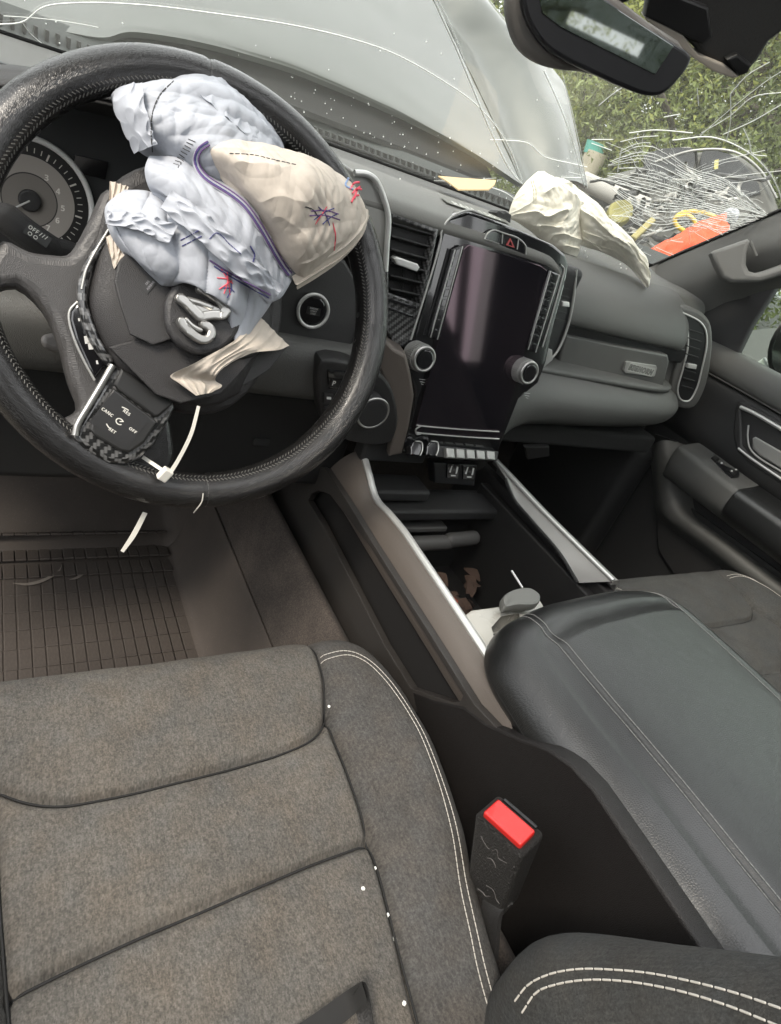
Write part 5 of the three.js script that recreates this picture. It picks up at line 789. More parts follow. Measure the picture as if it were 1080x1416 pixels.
{ // cable tie round the lower rim
  const t = thing('cable_tie', 'long white cable tie looped round the lower rim of the steering wheel', 'cable tie', [-0.43, 0.56, 0.07]);
  mesh('tail', sheet([[wp(273, 561, 0.045), wp(277, 562, 0.045)], [wp(262, 600, 0.04), wp(266.5, 601.5, 0.04)], [wp(244, 636, 0.032), wp(248.5, 638, 0.032)], [wp(226, 662, 0.026), wp(232, 664, 0.026)]], 3, 20, 0.0013, WF.n.clone().negate()), M.tie, t);
  mesh('tail', sheet([[wp(198, 708, -0.02), wp(204, 710, -0.02)], [wp(182, 738, -0.025), wp(188, 741, -0.025)], [wp(167, 762, -0.03), wp(171, 764, -0.03)]], 3, 14, 0.0013, WF.n.clone().negate()), M.tie, t);
  mesh('strap', sheet([[wp(196, 634, 0.004), wp(199, 630, 0.004)], [wp(214, 646, 0.016), wp(217, 642, 0.016)], [wp(228, 655, 0.024), wp(230, 651, 0.024)]], 3, 12, 0.0012, WF.n.clone().negate()), M.tie, t);
  const c = wp(228, 656, 0.027); mesh('lock', new RoundedBoxGeometry(0.009, 0.012, 0.007, 2, 0.0015).rotateZ(-0.55).translate(c.x, c.y, c.z), M.tie, t);
}

// ------------------------------------------------------------------ windshield with its cracks
const zBase = (x) => -0.725 + 0.34 * x * x, wsP = (x, k) => V(x, 0.80 + 0.62 * 0.74 * k, zBase(x) + 0.74 * k);
function wsHit(px, py, off = 0) {                                  // point of the curved glass at a photo position
  const d = ray(px, py); let a = 0.2, b = 3; const f = (t) => { const p = camPos.clone().addScaledVector(d, t); return p.y - (0.80 + 0.62 * (p.z - zBase(p.x))); };
  const sgn = f(a) < 0; for (let i = 0; i < 50; i++) { const m = (a + b) / 2; if ((f(m) < 0) === sgn) a = m; else b = m; }
  return camPos.clone().addScaledVector(d, a - off);
}
{
  const t = thing('windshield', 'cracked laminated windshield with a dense white crack web at lower right', 'windshield', [0, 0.8, -0.72]);
  mesh('glass', gridGeo((s, k) => wsP((0.765 - 0.1 * k) * (2 * s - 1), k), 60, 30), phys([0.96, 0.98, 0.96], 0.0, { transmission: 1, thickness: 0, ior: 1.45 }), t);
  mesh('black_border', sheet([[-1, -0.6, -0.2, 0.2, 0.6, 1].map((s) => wsP(0.765 * s, -0.03).add(V(0, -0.006, 0))), [-1, -0.6, -0.2, 0.2, 0.6, 1].map((s) => wsP(0.762 * s, 0.035).add(V(0, -0.006, 0)))], 40, 4, 0.003, V(0, -1, 0)), M.matt, t);
  mesh('haze_dust_film', gridGeo((s, k) => wsP((0.765 - 0.1 * k) * (2 * s - 1), k).add(V(0, -0.0012, 0.0006)), 60, 30), std([0.62, 0.62, 0.58], 1, { transparent: true, opacity: 0.24, alphaMap: dustTex, depthWrite: false }), t);  // pale film paints a veil of haze over the glass, with dust grain
  const crackM = std([0.86, 0.88, 0.86], 0.6);
  const crack = (q, r) => mesh('crack', tube(smooth2(q.map(([x, y]) => ({ x, y })), false, 6).map((p) => wsHit(p.x, p.y, 0.003)), r * 0.8, q.length * 10, 5), crackM, t);
  crack([[-5, 34], [32, 30], [60, 10], [110, 4], [200, 7], [300, 19], [400, 34], [480, 52], [540, 72], [600, 104], [660, 146], [700, 196], [722, 250]], 0.0010);
  crack([[598, -4], [610, 22], [632, 70], [652, 118], [676, 176], [706, 236], [722, 254]], 0.0013);
  crack([[603, -4], [622, 34], [642, 84]], 0.0006);
  crack([[752, 98], [772, 142], [792, 196], [808, 258]], 0.0008); crack([[778, 104], [790, 150], [804, 214], [812, 260]], 0.0008);
  crack([[678, 193], [700, 194], [730, 198], [752, 216], [790, 226], [812, 231]], 0.0009);
  crack([[686, 246], [640, 250], [600, 250]], 0.0005); crack([[676, 258], [698, 266], [718, 280]], 0.0010);
  crack([[776, 245], [806, 246]], 0.0008); crack([[818, 193], [848, 193]], 0.0009); crack([[818, 198], [846, 208]], 0.0008);
  crack([[30, 30], [42, 46], [60, 62], [74, 74]], 0.0005); crack([[5, 22], [60, 26], [110, 33], [136, 38]], 0.0005);
  crack([[870, 184], [905, 180], [958, 184]], 0.0011); crack([[858, 196], [884, 190], [910, 188]], 0.0009); crack([[918, 162], [940, 158]], 0.0009);
  crack([[970, 184], [1010, 160], [1042, 134], [1080, 128]], 0.0008); crack([[1000, 186], [1040, 168], [1082, 144]], 0.0010); crack([[966, 190], [1002, 158], [1060, 112], [1082, 98]], 0.0006);
  crack([[1010, 130], [1010, 170], [1004, 196]], 0.0007); crack([[1028, 178], [1036, 196], [1040, 212], [1060, 216]], 0.0008); crack([[960, 2], [982, 22]], 0.0009); crack([[1010, 130], [1034, 104], [1064, 86]], 0.0009);
  crack([[828, 146], [845, 132], [862, 120]], 0.0009); crack([[964, 122], [966, 146]], 0.0006);
  crack([[860, 205], [856, 222], [854, 238]], 0.0010); crack([[846, 298], [870, 300], [890, 306]], 0.0010);
  crack([[985, 225], [1030, 214], [1058, 208]], 0.0007); crack([[985, 248], [1030, 242], [1082, 236]], 0.0008);
  crack([[930, 194], [985, 190], [1030, 208], [1058, 232], [1076, 262], [1084, 290]], 0.0013);
  // the web: arcs and spokes about the place that was struck
  const W = [], C = [905, 252];
  const add = (q, r) => W.push(tube(q.map(([x, y]) => wsHit(x, y, 0.002 + 0.002 * rnd())), r, q.length * 4, 4));
  const yc = (x) => 266 + (x - 930) * 0.26, bend = (x) => Math.exp(-(((x - 900) / 62) ** 2)) + 0.55 * Math.exp(-(((x - 1000) / 46) ** 2));
  for (let k = -13; k <= 13; k++) for (let m = 0; m < 5; m++) {        // long nested cracks that flow round the struck place
    let x = rr(838, 1020), x1 = Math.min(1062, x + rr(25, 95)); const q = [], ph = rr(0, 9); for (; x <= x1; x += 7) q.push([x, yc(x) + (k + 0.25 * noise.noise(x * 0.05, k, ph)) * 4.6 * bend(x) + 1.1 * noise.noise(x * 0.11, ph, 2)]); if (q.length > 2) add(q, rr(0.00025, 0.0006));
  }
  for (let i = 0; i < 120; i++) { const x = 930 + rr(-38, 38) + rr(-14, 14), y = yc(x) + rr(-22, 26), a = rr(0.7, 1.5) * (i % 3 ? 1 : -1), L = rr(5, 16), q = []; for (let k = 0; k <= 3; k++) q.push([x + Math.cos(a + k * 0.25) * L * k / 3, y + Math.sin(a + k * 0.25) * L * k / 3]); add(q, rr(0.0002, 0.0005)); }
  for (let i = 0; i < 34; i++) { const a = rr(0, 6.28), r0 = rr(20, 60), L = rr(25, 80), q = []; for (let k = 0; k <= 5; k++) { const r = r0 + L * k / 5, b = a + 0.004 * r * (i % 3 - 1); q.push([925 + Math.cos(b) * r * 1.2 + rr(-1, 1), 268 + Math.sin(b) * r * 0.8 + rr(-1, 1)]); } if (q.every((p) => p[1] < 360)) add(q, rr(0.0002, 0.0005)); }
  for (let i = 0; i < 60; i++) { const x = rr(835, 1040), y = rr(285, 345) - (x - 900) * 0.2, a = rr(-0.6, 0.9), L = rr(8, 30); add([[x, y], [x + Math.cos(a) * L * 0.5, y + Math.sin(a) * L * 0.5 + rr(-3, 3)], [x + Math.cos(a) * L, y + Math.sin(a) * L]], rr(0.0002, 0.0006)); }
  mesh('crack_web', W, crackM, t).userData.kind = 'stuff';
  const G = []; for (let i = 0; i < 130; i++) { const x = i < 60 ? rr(400, 720) : rr(0, 1080), y = i < 60 ? 40 + (x - 200) * 0.42 + rr(-30, 40) : rr(0, 300); const p = wsHit(x, y, 0.003); G.push(new THREE.IcosahedronGeometry(rr(0.0004, 0.0012), 0).translate(p.x, p.y, p.z)); }
  mesh('glass_dust', G, crackM, t).userData.kind = 'stuff';
}

// ------------------------------------------------------------------ hood, cowl and front body
{
  const k40 = 40 * Math.PI / 180, hp = (x, s, h = 0) => V(x, 0.852 + s * Math.sin(k40) + h * Math.cos(k40), -0.852 - s * Math.cos(k40) + h * Math.sin(k40));
  const HF = new Frame(V(0, 0.852, -0.852), V(1, 0, 0), V(0, Math.cos(k40), Math.sin(k40)));
  const q = (px, py, h = 0) => HF.hit(px, py, h);
  const t = thing('hood', 'buckled silver grey hood pushed up in front of the windshield', 'hood', [0, 0.85, -0.9]);
  const e0 = [hp(-1.0, -0.03), q(-60, 26), q(60, 40), q(140, 53, -0.004), q(190, 45, 0.0), q(300, 64), q(420, 100), q(540, 150), q(640, 203), q(721, 254)];
  const fold = [q(721, 254), q(700, 206, -0.004), q(676, 154, -0.006), q(640, 80, -0.005), q(612, 22), hp(0.35, 0.50), hp(0.32, 0.60)];
  const rows = fold.map((f, i) => e0.map((p, j) => { const k = i / 6, w = j / 9; const base = hp(p.x + (f.x - e0[9].x) * w * w, (i === 0 ? 0 : 1) * k * 0.6, 0); const r = p.clone().multiplyScalar(1 - Math.min(1, k * 2)).addScaledVector(base, Math.min(1, k * 2)); return j === 9 ? f.clone() : r.lerp(V(0, 0, 0).copy(r), 1).add(V(0, 0.022 * Math.sin(k * 3.1) * Math.exp(-(((w - 0.62) / 0.2) ** 2)), 0)); }));
  mesh('hood_panel', sheet(rows, 120, 60, 0.012, V(0, -0.77, -0.64), (s, k, p) => 0.006 * fbm(p.x * 3.2, k * 3, 1.4, 3)), M.paint, t);
  const edge = [q(812, 258), q(803, 214, 0.004), q(790, 152, 0.006), q(776, 110), q(740, 72, 0.0), hp(0.63, 0.56), hp(0.56, 0.62)];
  mesh('bent_flap', sheet(fold.map((f, i) => [f.clone().add(V(0.002, 0, 0)), f.clone().lerp(edge[i], 0.3).add(V(0, -0.028 * (i < 6 ? 1 : 0.3), -0.02)), f.clone().lerp(edge[i], 0.62).add(V(0, 0.016, 0.012)), edge[i]]), 60, 60, 0.012, V(0, -0.77, -0.64), (s, k, p) => 0.010 * fbm(p.x * 7, k * 4, 3.4, 3)), M.paint, t).userData.label = 'bent right flap of the hood with a torn edge';
  mesh('hood_brace', sheet([[hp(-0.95, 0.02, -0.03), hp(0, 0.02, -0.03), hp(0.5, 0.02, -0.03)], [hp(-0.95, 0.55, -0.03), hp(0, 0.55, -0.03), hp(0.3, 0.55, -0.03)]], 8, 8, 0.01, V(0, -1, 0)), M.matt, t);
}
{
  const t = thing('cowl_panel', 'black ribbed cowl panel between the hood edge and the windshield', 'cowl', [0, 0.76, -0.85]);
  mesh('cowl_tray', sheet([[-0.95, -0.5, 0, 0.5, 0.95].map((x) => V(x, 0.772, zBase(x) - 0.012)), [-0.95, -0.5, 0, 0.5, 0.95].map((x) => V(x, 0.775, zBase(x) - 0.08)), [-0.95, -0.5, 0, 0.5, 0.95].map((x) => V(x, 0.80, zBase(x) - 0.14)), [-0.95, -0.5, 0, 0.5, 0.95].map((x) => V(x, 0.835, zBase(x) - 0.18))], 60, 20, 0.01, V(0, -1, 0)), std([0.035, 0.04, 0.038], 0.6, { roughnessMap: dustTex }), t);
  const R = []; for (let i = 0; i < 90; i++) { const x = -0.7 + i * 0.0156; R.push(box(x - 0.0028, x + 0.0028, 0.805, 0.82, zBase(x) - 0.17, zBase(x) - 0.145, 0.001)); }
  mesh('grille_rib', R, M.plastic, t).userData.kind = 'stuff';
  const w = thing('wiper_arm', 'black wiper arm lying on the cowl below the windshield', 'wiper', [-0.2, 0.79, -0.78]);
  mesh('arm', tube([V(-0.62, 0.79, -0.70), V(-0.3, 0.803, -0.755), V(0.12, 0.806, -0.775)], 0.006, 30, 8), M.black, w);
  mesh('blade', tube([V(-0.50, 0.800, -0.70), V(-0.1, 0.812, -0.755), V(0.3, 0.81, -0.745)], 0.0035, 30, 6), M.matt, w);
  const f = thing('front_fender', 'silver grey fender panel at the right front of the vehicle', 'fender', [0.85, 0.3, -1.5]);
  mesh('fender_panel', loft([[-2.1, -0.03], [-1.5, 0], [-0.75, 0.0]].map(([z, d]) => [z, [[0.95, -0.2], [0.99, 0.2], [0.985, 0.55 + d], [0.95, 0.66 + d], [0.86, 0.70 + d], [0.78, 0.69 + d], [0.80, 0.5], [0.85, 0.0]]]), 16, 5, true, (z, x, y) => V(x, y, z)), M.paint, f);
  mesh('engine_bay', box(-0.85, 0.80, -0.3, 0.55, -2.1, -0.76, 0.02), M.matt, f);
}

// ------------------------------------------------------------------ pillar trim with its grab handle
{
  const t = thing('pillar_trim', 'dark grey windshield pillar trim carrying a moulded grab handle', 'pillar', [0.74, 0.85, -0.45]);
  const a = [[893, 373], [940, 352], [985, 333], [1040, 309], [1090, 288], [1200, 240]].map(([x, y]) => wsHit(x, y, 0.002));
  const c = [[950, 442], [975, 430], [1000, 408], [1040, 391], [1090, 381], [1200, 350]].map(([x, y], i) => on(x, y, 'x', 0.79 - i * 0.012));
  const b = a.map((p, i) => p.clone().lerp(c[i], 0.5).add(V(-0.03, 0.004, 0.03)));
  const pre = (q, x, y, z) => [q.clone().add(V(x, y, z))];
  mesh('pillar_cover', sheet([a.map((p) => p.clone().add(V(0.02, 0.0, -0.02))), a, a.map((p, i) => p.clone().lerp(b[i], 0.22).add(V(-0.004, 0.0, 0.006))), b, c, c.map((p) => p.clone().add(V(0.03, -0.01, 0.01)))], 60, 40, 0.006, V(0.6, 0.1, -0.6).normalize()), M.trim, t);
  mesh('pillar_foot', sheet([[on(885, 385, 'z', -0.36), on(893, 373, 'z', -0.50), on(915, 363, 'z', -0.5)], [on(915, 412, 'z', -0.33), on(925, 405, 'z', -0.45), on(950, 395, 'z', -0.46)], [on(955, 440, 'z', -0.30), on(968, 440, 'z', -0.40), on(985, 430, 'z', -0.42)]], 20, 20, 0.01, V(0.2, -0.4, -0.8)), M.trim, t);
  mesh('glass_seal', tube(a.map((p) => p.clone().add(V(-0.003, 0.004, 0.002))), 0.0035, 40, 6), M.matt, t);
  const o = on(1025, 362, 'x', 0.695), PF = new Frame(o, on(1080, 340, 'x', 0.665).sub(on(990, 375, 'x', 0.70)), V(-0.78, 0.05, 0.60));
  const h = mesh('grab_handle', [plate(PF, [[983, 350], [988, 346], [1034, 330], [1038, 334], [1033, 350], [1032, 366], [1036, 375], [1046, 378], [1062, 374], [1090, 363], [1200, 330], [1200, 345], [1090, 378], [1052, 390], [1012, 391], [998, 384], [989, 366]], { h: 0.078, depth: 0.09, bevel: 0.008, seg: 4 })], M.trim, t);
  mesh('handle_lip', tube([[1037, 333], [1042, 345], [1046, 354]].map((p) => PF.hit(p[0], p[1], 0.07)), 0.003, 12, 8), M.trim, h);
}

// ------------------------------------------------------------------ rear view mirror and the sensor cover above it
{
  const t = thing('rear_view_mirror', 'black rear view mirror hanging tilted at the top of the windshield', 'mirror', [0, 1.03, -0.1]);
  const o = on(830, 62, 'z', -0.10), MF = new Frame(o, on(950, 88, 'z', -0.085).sub(on(720, 10, 'z', -0.115)), V(-0.373, -0.078, 0.925));
  mesh('housing', plate(MF, [[735, -60], [712, -40], [702, 0], [704, 26], [716, 62], [738, 84], [770, 96], [806, 100], [850, 110], [900, 118], [935, 95], [950, 70], [900, 30], [800, -40]], { h: -0.014, depth: 0.03, bevel: 0.009, seg: 4, smooth: 3 }), std([0.10, 0.092, 0.085], 0.5), t);
  mesh('frame', plate(MF, [[738, -60], [722, -20], [726, 18], [740, 48], [762, 72], [820, 102], [882, 129], [904, 133], [921, 128], [944, 104], [957, 82], [950, 70], [880, 30], [800, -30]], { h: 0, depth: 0.018, bevel: 0.004, seg: 3, smooth: 2 }), std([0.006, 0.006, 0.008], 0.45), t);
  mesh('mirror_glass', plate(MF, [[752, -44], [746, 0], [750, 18], [776, 38], [906, 103], [932, 64], [880, 30], [800, -22]], { h: 0.0012, depth: 0.003, bevel: 0.0004 }), std([0.30, 0.32, 0.31], 0.03, { metalness: 1 }), t);
  mesh('mount', tube([MF.hit(860, -10, -0.03), MF.hit(870, -60, -0.06), V(0.06, 1.17, -0.12)], 0.012, 16, 10), M.black, t);
  const s = thing('sensor_cover', 'black angular sensor cover beside the mirror with a paler lower edge', 'sensor cover', [0.2, 1.1, -0.1]);
  const so = on(985, 50, 'z', -0.14), SF = new Frame(so, V(1, -0.1, 0.15), V(-0.35, -0.35, 0.87));
  mesh('cover_body', plate(SF, [[892, -4], [905, -80], [1200, -80], [1200, 20], [1082, 44], [1064, 58], [1048, 84], [1032, 102], [1016, 108], [1000, 92], [968, 74], [950, 56], [915, 30]], { h: 0, depth: 0.05, bevel: 0.005, seg: 3 }), M.plastic, s);
  mesh('cover_lip', plate(SF, [[893, 27], [902, 22], [944, 48], [966, 76], [1002, 90], [1022, 106], [1014, 109], [986, 99], [958, 80], [925, 54]], { h: 0.008, depth: 0.03, bevel: 0.002 }), std([0.30, 0.27, 0.235], 0.6), s);
  mesh('cover_block', plate(SF, [[892, 24], [900, -20], [980, 10], [985, 52], [972, 62], [946, 50]], { h: 0.010, depth: 0.02, bevel: 0.003 }), M.black, s);
  mesh('cover_block', plate(SF, [[1004, 82], [1020, 75], [1040, 90], [1034, 102], [1022, 106]], { h: 0.010, depth: 0.02, bevel: 0.003 }), M.black, s);
}

// ------------------------------------------------------------------ blown passenger airbag on the dash top
{
  const t = thing('passenger_airbag', 'limp cream airbag cloth spilling over the dash top in front of the passenger', 'airbag', [0.3, 0.82, -0.4]);
  const n = V(-0.42, 0.45, 0.79).normalize(), AF = new Frame(on(800, 320, 'z', -0.36), V(1, 0, 0.53), n), G = (r) => r.map((q) => q.map(([a, b, h]) => AF.hit(a, b, h)));
  const ridge = (x, s) => { const k = 1 - Math.abs(noise.noise(x, s, 2.1)) * 2; return k * k; };
  const fold = (amp, fs, ft, ph, tilt) => (s, k, p) => crumple(p, Math.round(ph), 0.85) + 0.7 * amp * (ridge(s * fs + tilt * k * fs + 0.8 * noise.noise(s * 3, k * 3, ph) + ph, k * ft) - 0.45) + amp * 0.4 * fbm(p.x * 42, p.y * 42, p.z * 42 + ph, 3);
  mesh('cloth_lobe', pillow(G([
    [[728, 250, 0.0], [746, 237, 0.0], [764, 244, 0.0], [786, 254, 0], [806, 272, 0]],
    [[714, 268, 0.01], [740, 262, 0.04], [764, 266, 0.05], [790, 276, 0.04], [812, 296, 0.0]],
    [[706, 286, 0.01], [732, 288, 0.04], [760, 294, 0.05], [786, 304, 0.04], [806, 322, 0.0]],
    [[704, 300, 0.01], [728, 308, 0.03], [754, 318, 0.03], [778, 332, 0.03], [800, 348, 0.0]],
    [[712, 306, 0.01], [734, 322, 0.01], [756, 338, 0.01], [774, 350, 0.01], [792, 368, 0.0]]]), 220, 190, n, 0.020, 0.02, fold(0.012, 4.2, 3.4, 3.3, 0.6)), M.bagCream, t);
  mesh('cloth_lobe', pillow(G([
    [[768, 244, 0.0], [790, 254, 0], [816, 276, 0], [842, 302, 0], [868, 328, 0.0], [894, 356, 0.0]],
    [[778, 262, 0.01], [796, 278, 0.03], [820, 298, 0.035], [846, 322, 0.03], [872, 344, 0.02], [897, 372, 0.01]],
    [[788, 288, 0.01], [802, 304, 0.03], [826, 320, 0.03], [850, 338, 0.03], [876, 356, 0.02], [899, 386, 0.01]],
    [[796, 318, 0.005], [808, 330, 0.01], [830, 338, 0.01], [852, 350, 0.01], [874, 364, 0.01], [896, 398, 0.01]],
    [[796, 336, 0.0], [812, 342, 0.0], [832, 348, 0.0], [852, 357, 0.0], [872, 370, 0.0], [892, 394, 0.0]]]), 240, 150, n, 0.013, 0.012, fold(0.009, 2.5, 5.2, 6.1, -0.8)), M.bagCream, t);
  for (const k of [0, 3.2]) mesh('seam_stitching', stitches([[734 + k, 250], [738 + k, 264], [738 + k, 278]].map((p) => AF.hit(p[0], p[1], 0.066)), 0.004, 0.002, 0.0006), std([0.35, 0.33, 0.2], 0.8), t).userData.kind = 'stuff';
}

// ------------------------------------------------------------------ passenger door
{
  const t = thing('passenger_door', 'dark grey passenger door with chrome pull handle, armrest switches and window', 'door', [0.78, 0.5, 0.2]);
  const DF = new Frame(V(0.775, 0.5, 0), V(0, 0, 1), V(-1, 0, 0)), zl = (p) => (z, x, y) => V(x, y, z);
  mesh('door_shell', box(0.785, 0.84, 0.05, 0.705, -0.42, 1.05, 0.01), M.dashDark, t);
  mesh('upper_pad', loft([-0.40, 0.3, 1.0].map((z) => [z, [[0.83, 0.712], [0.80, 0.722], [0.775, 0.718], [0.762, 0.700], [0.760, 0.675], [0.768, 0.662], [0.80, 0.66], [0.83, 0.68]]]), 12, 6, true, zl()), M.dash, t);
  mesh('trim_line', tube([on(973, 512, 'x', 0.766), on(1020, 538, 'x', 0.766), on(1080, 572, 'x', 0.766), on(1200, 640, 'x', 0.766)], 0.0016, 20, 6), M.dash, t);
  mesh('insert', loft([-0.34, -0.30, 0.3, 1.0].map((z, i) => [z, [[0.80, 0.66], [0.772, 0.655], [0.768, 0.60], [0.770, 0.53], [0.80, 0.5]].map(([x, y]) => [x + (i ? 0 : 0.012), y])]), 12, 6, true, zl()), M.dashDark, t);
  const hb = mesh('handle_bezel', plate(DF, [[1016, 566], [1022, 556], [1030, 556], [1090, 590], [1200, 660], [1200, 740], [1090, 676], [1034, 640], [1018, 624], [1013, 600]], { h: 0.012, depth: 0.02, bevel: 0.004, seg: 3, holes: [[[1024, 566], [1034, 566], [1090, 598], [1190, 666], [1190, 720], [1090, 662], [1036, 628], [1026, 616]].reverse()] }), M.plastic, t);
  mesh('recess', plate(DF, [[1014, 560], [1200, 660], [1200, 740], [1020, 630]], { h: 0.002, depth: 0.004, bevel: 0 }), M.black, hb);
  mesh('chrome_strip', [tube([[1024, 563], [1040, 570], [1080, 593], [1200, 664]].map((p) => DF.hit(p[0], p[1], 0.013)), 0.0042, 30, 10)], M.silver, hb);
  mesh('chrome_strip', [tube([[1021, 620], [1036, 632], [1080, 662], [1200, 742]].map((p) => DF.hit(p[0], p[1], 0.013)), 0.0026, 30, 10)], M.silver, hb);
  mesh('pull_lever', plate(DF, [[1040, 606], [1044, 604], [1090, 630], [1190, 690], [1190, 712], [1090, 654], [1050, 630], [1040, 620]], { h: 0.012, depth: 0.012, bevel: 0.003, seg: 3 }), M.satin, hb);
  mesh('lever_rim', tube([[1035, 588], [1034, 604], [1037, 620], [1048, 632], [1080, 652]].map((p) => DF.hit(p[0], p[1], 0.012)), 0.002, 20, 8), M.satin, hb);
  const zs = on(1021, 677, 'x', 0.70).z, z0 = on(942, 614, 'x', 0.72).z, arm = (z, k, dx = 0) => [z, [[0.80, 0.520 - k], [0.74, 0.517 - k], [0.714 + dx, 0.5135 - k], [0.7055 + dx, 0.5105 - k], [0.7005 + dx, 0.504 - k], [0.699 + dx, 0.494 - k], [0.6995 + dx, 0.470 - k], [0.706 + dx, 0.449], [0.725, 0.432], [0.80, 0.42]]];
  mesh('armrest', loft([arm(z0, 0.004, 0.014), arm(z0 + 0.02, 0, 0.003), arm(zs - 0.04, 0.004), arm(zs - 0.003, 0.005)], 16, 6, true, zl()), M.dash, t);
  mesh('armrest', loft([arm(zs, 0.006), arm(zs + 0.05, 0.006), arm(0.5, 0.004), arm(0.9, 0.0)], 16, 6, true, zl()), M.leather, t);
  const TF = new Frame(V(0.75, 0.514, (z0 + zs) / 2), V(0, 0, 1), V(-0.12, 1, 0));
  const sp = mesh('switch_panel', plate(TF, [[980, 631], [988, 628], [1024, 652], [1022, 659], [1012, 660], [1004, 654]], { h: 0.003, depth: 0.006, bevel: 0.0015 }), M.black, t);
  for (const [a, b] of [[989, 634], [1013, 652]]) mesh('switch', plate(TF, [[a - 5, b - 2], [a, b - 5], [a + 7, b], [a + 2, b + 4]], { h: 0.007, depth: 0.006, bevel: 0.002 }), M.plastic, sp);
  mesh('icon', [[998, 640], [1012, 651], [1018, 649]].map(([a, b]) => plate(TF, [[a - 1, b - 1], [a + 1.5, b - 0.6], [a + 1, b + 1], [a - 1.5, b + 0.8]], { h: 0.0076, depth: 0.0006, bevel: 0 })), M.print, sp);
  const rim = [[918, 610], [924, 640], [928, 690], [938, 712], [962, 730], [1000, 757], [1045, 792], [1090, 825]].map(([a, b]) => on(a, b, 'x', 0.745));
  mesh('pocket_rim', sheet([rim.map((p) => p.clone().add(V(0.04, 0.01, 0.03))), rim.map((p) => p.clone().add(V(0.008, 0.008, 0.012))), rim.map((p) => p.clone().add(V(-0.006, 0, -0.002))), rim.map((p) => p.clone().add(V(0.0, -0.022, -0.02))), rim.map((p) => p.clone().add(V(0.03, -0.05, -0.04)))], 60, 20, 0.006, V(1, 0, 0)), M.dash, t);
  mesh('lower_panel', plate(DF, [[905, 600], [935, 610], [952, 700], [1090, 800], [1200, 860], [1200, 1000], [1000, 900], [910, 760]], { h: 0.0, depth: 0.01, bevel: 0.002 }), M.plastic, t);
  mesh('corner_panel', plate(new Frame(V(0.79, 0.8, -0.3), V(0, 0, 1), V(-1, 0.12, 0.1)), [[962, 444], [985, 420], [1008, 404], [1042, 391], [1079, 386], [1070, 402], [1040, 448], [1013, 504], [1006, 503], [978, 490]], { h: 0.002, depth: 0.02, bevel: 0.004, seg: 3 }), M.dashDark, t);
  mesh('window_glass', box(0.812, 0.8165, 0.70, 1.20, -0.30, 0.95, 0.001), phys([0.75, 0.80, 0.76], 0.0, { transmission: 1, thickness: 0, ior: 1.45 }), t);
  mesh('window_frame', [tube([V(0.76, 1.08, 0.04), V(0.745, 1.14, 0.10), V(0.73, 1.20, 0.22)], 0.016, 30, 8), tube([V(0.73, 1.20, 0.22), V(0.72, 1.23, 0.6), V(0.73, 1.21, 0.95)], 0.016, 20, 8), tube([V(0.73, 1.21, 0.95), V(0.80, 0.71, 1.0)], 0.018, 10, 8)], M.matt, t);
  const m = thing('side_mirror', 'black rimmed door mirror outside the passenger window', 'mirror', [1.0, 0.7, -0.1]);
  const SF = new Frame(on(1075, 480, 'x', 1.0), V(0.4, 0, 1), V(-1, 0, 0.4));
  const ov = (cx, cy, a, b, r) => Array.from({ length: 20 }, (_, i) => { const k = i / 20 * 2 * Math.PI, c = Math.cos(k), s = Math.sin(k); return [cx + a * c * Math.cos(r) - b * s * Math.sin(r), cy + a * c * Math.sin(r) + b * s * Math.cos(r)]; });
  mesh('mirror_housing', plate(SF, ov(1092, 482, 30, 46, 0.35), { h: 0, depth: 0.06, bevel: 0.012, seg: 4 }), M.black, m);
  mesh('mirror_glass', plate(SF, ov(1092, 482, 23, 38, 0.35), { h: 0.003, depth: 0.004, bevel: 0.001 }), std([0.35, 0.38, 0.36], 0.05, { metalness: 1 }), m);
  mesh('mirror_foot', plate(SF, [[1030, 512], [1055, 495], [1072, 525], [1100, 545], [1100, 570], [1050, 540]], { h: -0.02, depth: 0.05, bevel: 0.008, seg: 3 }), M.white, m);
}
